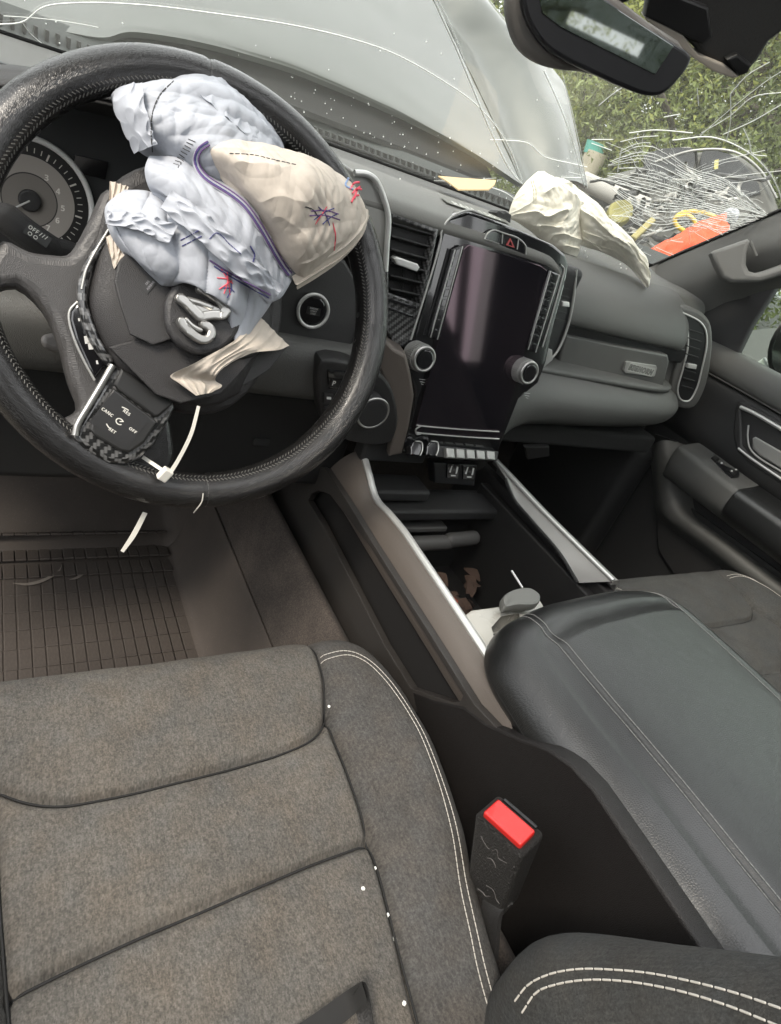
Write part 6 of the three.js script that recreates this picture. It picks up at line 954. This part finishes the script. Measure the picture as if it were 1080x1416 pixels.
{ // cab shell round the photographer: roof with a large opening added to light the seats, pillars, rear wall with window
  const t = thing('cab_shell', 'vehicle cab shell of roof rails, pillars and rear wall around the seats', 'vehicle cab', [0, 1.2, 0.6]);
  mesh('roof', [box(-0.70, 0.70, 1.29, 1.34, 0.02, 0.16, 0.02), box(-0.70, -0.56, 1.29, 1.34, 0.16, 1.75, 0.02), box(0.56, 0.70, 1.29, 1.34, 0.16, 1.75, 0.02), box(-0.56, 0.56, 1.29, 1.34, 0.16, 0.30, 0.02), box(-0.56, -0.42, 1.29, 1.34, 0.30, 0.95, 0.02), box(0.42, 0.56, 1.29, 1.34, 0.30, 0.95, 0.02), box(-0.56, 0.56, 1.29, 1.34, 0.95, 1.75, 0.02)], std([0.16, 0.155, 0.15], 0.9), t);
  mesh('center_pillar', [box(0.72, 0.80, 0.05, 1.29, 0.56, 0.79, 0.02), box(-0.80, -0.72, 0.05, 1.29, 0.97, 1.10, 0.02)], M.dashDark, t);  // right pillar set forward and wide to darken the screen reflection
  mesh('rear_pillar', [box(0.70, 0.80, 0.05, 1.29, 1.60, 1.75, 0.02), box(-0.80, -0.70, 0.05, 1.29, 1.60, 1.75, 0.02)], M.dashDark, t);
  mesh('rear_wall', [box(-0.70, 0.70, 0.04, 0.84, 1.62, 1.70, 0.02), box(-0.70, -0.6, 0.84, 1.29, 1.64, 1.70, 0.02), box(0.6, 0.70, 0.84, 1.29, 1.64, 1.70, 0.02)], M.dashDark, t);
  const tint = phys([0.30, 0.325, 0.31], 0.0, { transmission: 1, thickness: 0, ior: 1.45 });
  mesh('rear_window', [box(-0.6, 0.6, 0.84, 1.058, 1.655, 1.660, 0.001), box(-0.6, 0.6, 1.094, 1.29, 1.655, 1.660, 0.001), box(-0.6, -0.27, 1.0582, 1.0938, 1.655, 1.660, 0.001), box(-0.01, 0.6, 1.0582, 1.0938, 1.655, 1.660, 0.001)], tint, t);
  mesh('rear_seat', [box(-0.66, 0.66, 0.04, 0.42, 1.05, 1.58, 0.05), box(-0.66, 0.66, 0.42, 0.85, 1.42, 1.60, 0.05)], M.fabricSide, t);
  mesh('driver_side_blocker', [box(-0.90, -0.83, 0.02, 0.74, 0.12, 1.0, 0.02)], M.dashDark, t);  // unseen panel added to block light from the open driver side
  mesh('rear_door', box(0.78, 0.84, 0.05, 0.72, 1.10, 1.60, 0.01), M.dashDark, t);
  mesh('kick_panel', box(0.70, 0.78, 0.04, 0.46, -0.62, -0.24, 0.03), M.dashDark, t);
  mesh('cowl_side', [box(0.72, 0.80, 0.04, 0.74, -0.72, -0.42, 0.02), box(-0.87, -0.80, 0.04, 0.74, -0.72, -0.40, 0.02)], M.matt, t);
  mesh('window_post', [tube([V(-0.80, 0.76, -0.50), V(-0.72, 1.06, -0.20), V(-0.67, 1.30, 0.06)], 0.03, 24, 10)], M.trim, t);
  mesh('door_sill', box(-0.90, -0.83, -0.05, 0.06, -0.5, 1.1, 0.01), M.plastic, t);
}

// ------------------------------------------------------------------ outside
const azP = (px, py, d) => { const r = ray(px, py); r.multiplyScalar(d / Math.hypot(r.x, r.z)); return camPos.clone().add(r); };   // point seen at a photo position, d metres away over the ground
{
  // scrap heap: earth mound with broken metal
  const c = azP(930, 300, 3.6);
  struct('terrain', gridGeo((s, k) => { const a = s * 2 * Math.PI, r = k * 6.5, x = c.x + Math.cos(a) * r, z = c.z + Math.sin(a) * r; return V(x, -0.76 + 1.15 * Math.exp(-((r / 2.9) ** 2)) + 0.10 * fbm(x * 1.1, z * 1.1, 2) * (1 - k), z); }, 80, 40, true), std([0.10, 0.088, 0.07], 1));
  const gY = (x, z) => { const r = Math.hypot(x - c.x, z - c.z); return -0.76 + 1.15 * Math.exp(-((r / 2.9) ** 2)); };
  const S = []; for (let i = 0; i < 260; i++) { const a = rr(0, 6.28), r = Math.sqrt(rnd()) * 2.6, x = c.x + Math.cos(a) * r, z = c.z + Math.sin(a) * r; if (Math.hypot(x - c.x, z - c.z) < 0 || (x < 1.5 && z > -2.4)) continue; const g = box(-rr(0.05, 0.4), rr(0.05, 0.4), -rr(0.005, 0.04), rr(0.005, 0.04), -rr(0.02, 0.14), rr(0.02, 0.14), 0.004); g.rotateX(rr(-0.8, 0.8)); g.rotateZ(rr(-0.7, 0.7)); g.rotateY(rr(0, 6.28)); g.translate(x, gY(x, z) + rr(0.0, 0.28), z); S.push(g); }
  const cols = [[0.10, 0.10, 0.10], [0.22, 0.21, 0.20], [0.16, 0.13, 0.10]];
  cols.forEach((k, i) => { const m = tag(mesh('scrap_metal', S.filter((_, j) => j % 3 === i), std(k, 0.6)), ['heap of broken black trim outside beyond the cracked glass', 'heap of pale bent metal pieces outside beyond the cracked glass', 'heap of brownish rusty pieces outside beyond the cracked glass'][i], 'scrap heap'); m.userData.kind = 'stuff'; });
  const P = (px, py, d) => azP(px, py, d);
  tag(mesh('orange_tarp', sheet([[P(880, 352, 2.2), P(930, 330, 2.2), P(968, 306, 2.2), P(1002, 298, 2.2)], [P(888, 362, 2.0), P(935, 344, 2.05), P(976, 322, 2.1), P(1002, 314, 2.1)], [P(890, 385, 2.0), P(940, 372, 2.0), P(980, 356, 2.0), P(1006, 345, 2.0)]], 40, 20, 0.006, V(0.5, -0.6, -0.5), (s, k, p) => 0.09 * fbm(p.x * 7, p.y * 7, p.z * 7) + crumple(p, 2, 1.6)), std([0.75, 0.095, 0.03], 0.75)), 'bright orange tarp lying outside just above the pillar trim', 'tarp');
  tag(mesh('yellow_hose', [tube(Array.from({ length: 16 }, (_, i) => { const a = i / 16 * 2 * Math.PI; return P(966 + 33 * Math.cos(a), 309 + 16 * Math.sin(a) + 4 * Math.cos(a), 2.4); }), 0.007, 90, 8, true), tube([P(934, 300, 2.35), P(952, 298, 2.35), P(962, 310, 2.35), P(958, 322, 2.35), P(944, 322, 2.35)], 0.006, 40, 8)], std([0.70, 0.47, 0.05], 0.5)), 'yellow hose coiled in loops above the orange tarp', 'hose');
  tag(mesh('white_bag', pillow([[P(996, 296, 2.7), P(1008, 288, 2.7), P(1020, 290, 2.7)], [P(998, 304, 2.7), P(1008, 300, 2.7), P(1020, 300, 2.7)], [P(1002, 312, 2.7), P(1010, 312, 2.7), P(1016, 308, 2.7)]], 30, 30, V(-0.6, 0.2, 0.6), 0.06, 0.05, (s, k, p) => 0.02 * fbm(p.x * 20, p.y * 20, p.z * 20)), M.bagWhite), 'small white bag lying right of the yellow hose', 'bag');
  tag(mesh('olive_sheet', plate(new Frame(P(866, 292, 3.0), V(0.7, 0, 0.7), V(-0.55, 0.5, 0.6)), [[846, 280], [872, 276], [876, 296], [858, 308], [842, 300]], { h: 0, depth: 0.05, bevel: 0.01, smooth: 3 }), std([0.28, 0.26, 0.08], 0.6)), 'olive yellow sheet lying on the scrap right of the cream airbag', 'sheet');
  tag(mesh('olive_plank', plate(new Frame(P(900, 320, 2.7), V(0.7, 0, 0.7), V(-0.5, 0.6, 0.6)), [[872, 326], [902, 298], [908, 304], [880, 330]], { h: 0, depth: 0.04, bevel: 0.006 }), std([0.33, 0.29, 0.12], 0.7)), 'pale olive plank leaning left of the yellow hose', 'plank');
  tag(mesh('grey_beam', tube([P(808, 250, 4.2), P(850, 270, 4.0), P(900, 290, 3.8), P(940, 308, 3.6)], 0.05, 20, 10), std([0.36, 0.35, 0.32], 0.6)), 'long grey beam lying across the scrap heap', 'beam');
  const gc = thing('green_tub', 'small turquoise tub on a pale bucket near the hood edge outside', 'tub', P(822, 212, 7).toArray());
  { const p = P(822, 206, 7), q = P(820, 222, 7); mesh('tub', new THREE.CylinderGeometry(0.10, 0.085, 0.10, 20).translate(p.x, p.y, p.z), std([0.12, 0.42, 0.36], 0.5), gc); mesh('bucket', new THREE.CylinderGeometry(0.11, 0.09, 0.20, 20).translate(q.x, q.y - 0.03, q.z), std([0.5, 0.46, 0.36], 0.6), gc); }
  { // wrecked car behind the crack web: body with roof arc, dark windows, wheels
    const o = P(950, 258, 5.2), t = thing('wrecked_car', 'pale grey wrecked car with dark windows behind the crack web', 'car', [o.x, o.y, o.z]);
    const u = ray(1080, 300).setY(0).normalize().sub(ray(840, 240).setY(0).normalize()).normalize(), n = V(-u.z, 0, u.x); if (n.dot(camPos.clone().sub(o)) < 0) n.negate();
    const F = new Frame(o, u, n), cp = std([0.15, 0.15, 0.138], 0.5, { metalness: 0.3, map: dustTex });
    mesh('body', plate(F, [[760, 275], [800, 262], [850, 240], [905, 226], [960, 210], [1015, 212], [1050, 236], [1072, 272], [1082, 310], [1086, 345], [760, 340]], { h: 0, depth: 1.5, bevel: 0.05, seg: 4, smooth: 3 }), cp, t);
    mesh('window', plate(F, [[890, 214], [945, 203], [960, 206], [955, 244], [900, 252]], { h: 0.012, depth: 0.03, bevel: 0.006, smooth: 2 }), M.gloss, t);
    mesh('window', plate(F, [[972, 207], [1008, 212], [1040, 240], [1052, 268], [1010, 272], [970, 246]], { h: 0.012, depth: 0.03, bevel: 0.006, smooth: 2 }), M.gloss, t);
    mesh('roof_rail', tube([[905, 224], [960, 208], [1015, 210], [1050, 234], [1074, 274]].map((p) => F.hit(p[0], p[1], 0.02)), 0.008, 40, 8), M.satin, t);
    mesh('arch', tube(Array.from({ length: 10 }, (_, i) => { const a = Math.PI * (0.05 + 0.9 * i / 9); return F.hit(850 - 40 * Math.cos(a), 300 - 44 * Math.sin(a), 0.02); }), 0.03, 30, 8), M.matt, t);
    mesh('wheel', disc(F, [850, 302], 0.26, { h: 0.03, depth: 0.2, bevel: 0.04 }), M.matt, t);
    mesh('door_line', tube([[962, 206], [966, 250], [972, 300]].map((p) => F.hit(p[0], p[1], 0.004)), 0.008, 20, 6), M.matt, t);
    mesh('yellow_tag', plate(F, [[988, 222], [994, 220], [993, 234], [987, 234]], { h: 0.03, depth: 0.01, bevel: 0.002 }), std([0.6, 0.55, 0.2], 0.6), t);
  }
  { // bent pipes and cables tangled over the heap
    const W = [[], []]; for (let i = 0; i < 90; i++) { const px = rr(835, 1030), py = 300 - (px - 930) * 0.10 + rr(-60, 45), d = rr(2.8, 3.9), q = []; let x = px, y = py, a = rr(0, 6.28); for (let k = 0; k < 5; k++) { q.push(P(x, y, d + rr(-0.15, 0.15))); x += Math.cos(a) * rr(5, 16); y += Math.sin(a) * rr(3, 9); a += rr(-0.9, 0.9); } W[i % 2].push(tube(q, rr(0.004, 0.013), 24, 5)); }
    W.forEach((g, i) => { tag(mesh('cable_tangle', g, std([[0.05, 0.05, 0.05], [0.38, 0.37, 0.34]][i], 0.6)), ['tangle of dark cables and trim on the scrap heap outside', 'tangle of pale bent pipes on the scrap heap outside'][i], 'cable tangle').userData.kind = 'stuff'; });
  }
  const bark = std([0.09, 0.075, 0.06], 0.95);
  const leafMs = [[0.20, 0.25, 0.065], [0.31, 0.34, 0.075], [0.15, 0.19, 0.065]].map((k) => phys(k, 0.8, { transmission: 0.35, thickness: 0 }));
  const treeAt = (p, h, w, kind, label) => {
    const y0 = gY(p.x, p.z) < -0.7 ? -0.75 : gY(p.x, p.z), t = thing('tree', label, 'tree', [p.x, y0, p.z], 'trees behind the wreck');
    const br = [tube([V(p.x, y0 - 0.1, p.z), V(p.x + 0.1, y0 + h * 0.35, p.z), V(p.x - 0.05, y0 + h * 0.8, p.z)], 0.09, 12, 7)];
    const tips = []; for (let i = 0; i < 13; i++) { const a = rr(0, 6.28), y = y0 + h * rr(0.12, 0.75), L = w * rr(0.5, 1), e = V(p.x + Math.cos(a) * L, y + h * rr(0.0, 0.2), p.z + Math.sin(a) * L); tips.push(e, V(p.x, y, p.z).lerp(e, 0.55)); br.push(tube([V(p.x, y, p.z), V(p.x, y, p.z).lerp(e, 0.6).add(V(0, 0.1, 0)), e], 0.028, 6, 5)); }
    mesh('trunk', br, bark, t);
    const N = 17000, pos = new Float32Array(N * 9), nrm = new Float32Array(N * 9), a = V(0, 0, 0), b = V(0, 0, 0), cc = V(0, 0, 0), nn = V(0, 0, 0);
    for (let i = 0; i < N; i++) { const e = tips[Math.floor(rnd() * tips.length)], R = w * 0.36; let x, y, z; do { x = rr(-1, 1); y = rr(-1, 1); z = rr(-1, 1); } while (x * x + y * y + z * z > 1); const c0 = V(e.x + x * R, e.y + y * R * 0.8 - (x * x + z * z) * R * 0.35, e.z + z * R), s = rr(0.022, 0.048); a.set(rr(-1, 1), rr(-1, 1), rr(-1, 1)).normalize().multiplyScalar(s); b.set(rr(-1, 1), rr(-1, 1), rr(-1, 1)).normalize().multiplyScalar(s * 0.7); cc.copy(a).multiplyScalar(-0.8); nn.crossVectors(a, b).normalize(); [a, b, cc].forEach((q, k) => { pos.set([c0.x + q.x, c0.y + q.y, c0.z + q.z], i * 9 + k * 3); nrm.set([nn.x, nn.y, nn.z], i * 9 + k * 3); }); }
    const g = new THREE.BufferGeometry(); g.setAttribute('position', new THREE.BufferAttribute(pos, 3)); g.setAttribute('normal', new THREE.BufferAttribute(nrm, 3));
    mesh('crown', g, leafMs[kind], t);
  };
  const T = [[560, -60, 11, 6.5, 2.4, 1], [650, 20, 10, 6, 2.2, 0], [740, 60, 9.5, 5.4, 2, 0], [800, 100, 10, 4.6, 1.7, 2], [835, 130, 8.5, 3.6, 1.1, 0], [880, 130, 9, 5.2, 1.9, 1], [930, 120, 8.2, 4.6, 1.6, 1], [985, 110, 8.6, 5.2, 1.9, 1], [1040, 110, 7.6, 5.0, 1.8, 0], [1090, 150, 8.5, 5.4, 2, 2], [1160, 200, 7.5, 5.0, 2, 2], [1300, 300, 7.5, 5, 2.2, 2], [700, 0, 14, 8.5, 2.8, 2], [900, 60, 14, 8, 3, 2], [1050, 60, 13, 8, 3, 2]];
  const lab = ['green tree hidden behind the middle of the hood', 'leafy green tree just left of the mirror above the hood edge', 'green tree directly behind the mirror', 'narrow dark green tree right of the torn hood edge', 'small green tree between the hood edge and the mirror corner', 'bright yellow green tree right of the mirror', 'bright yellow green tree under the sensor cover', 'bright yellow green tree right of the sensor cover', 'green tree at the right edge above the pillar', 'dark green tree behind the upper right corner of the glass', 'dark green tree seen past the pillar on the right', 'dark green tree seen through the passenger window', 'tall dark tree in the far background left of the mirror', 'tall dark tree in the far background above the wrecked car', 'tall dark tree in the far background at the right'];
  T.forEach(([px, py, d, h, w, k], i) => treeAt(P(px, py, d), h, w, k, lab[i]));
  treeAt(V(-2.6, 0, 9.5), 5.5, 2.4, 1, 'green tree behind the vehicle, mirrored left in the rear view mirror'); treeAt(V(1.4, 0, 10.5), 5.8, 2.6, 0, 'green tree behind the vehicle, mirrored right in the rear view mirror');
  scene.fog = new THREE.FogExp2(0xdfe3dc, 0.002);
}
renderer.render(scene, camera);
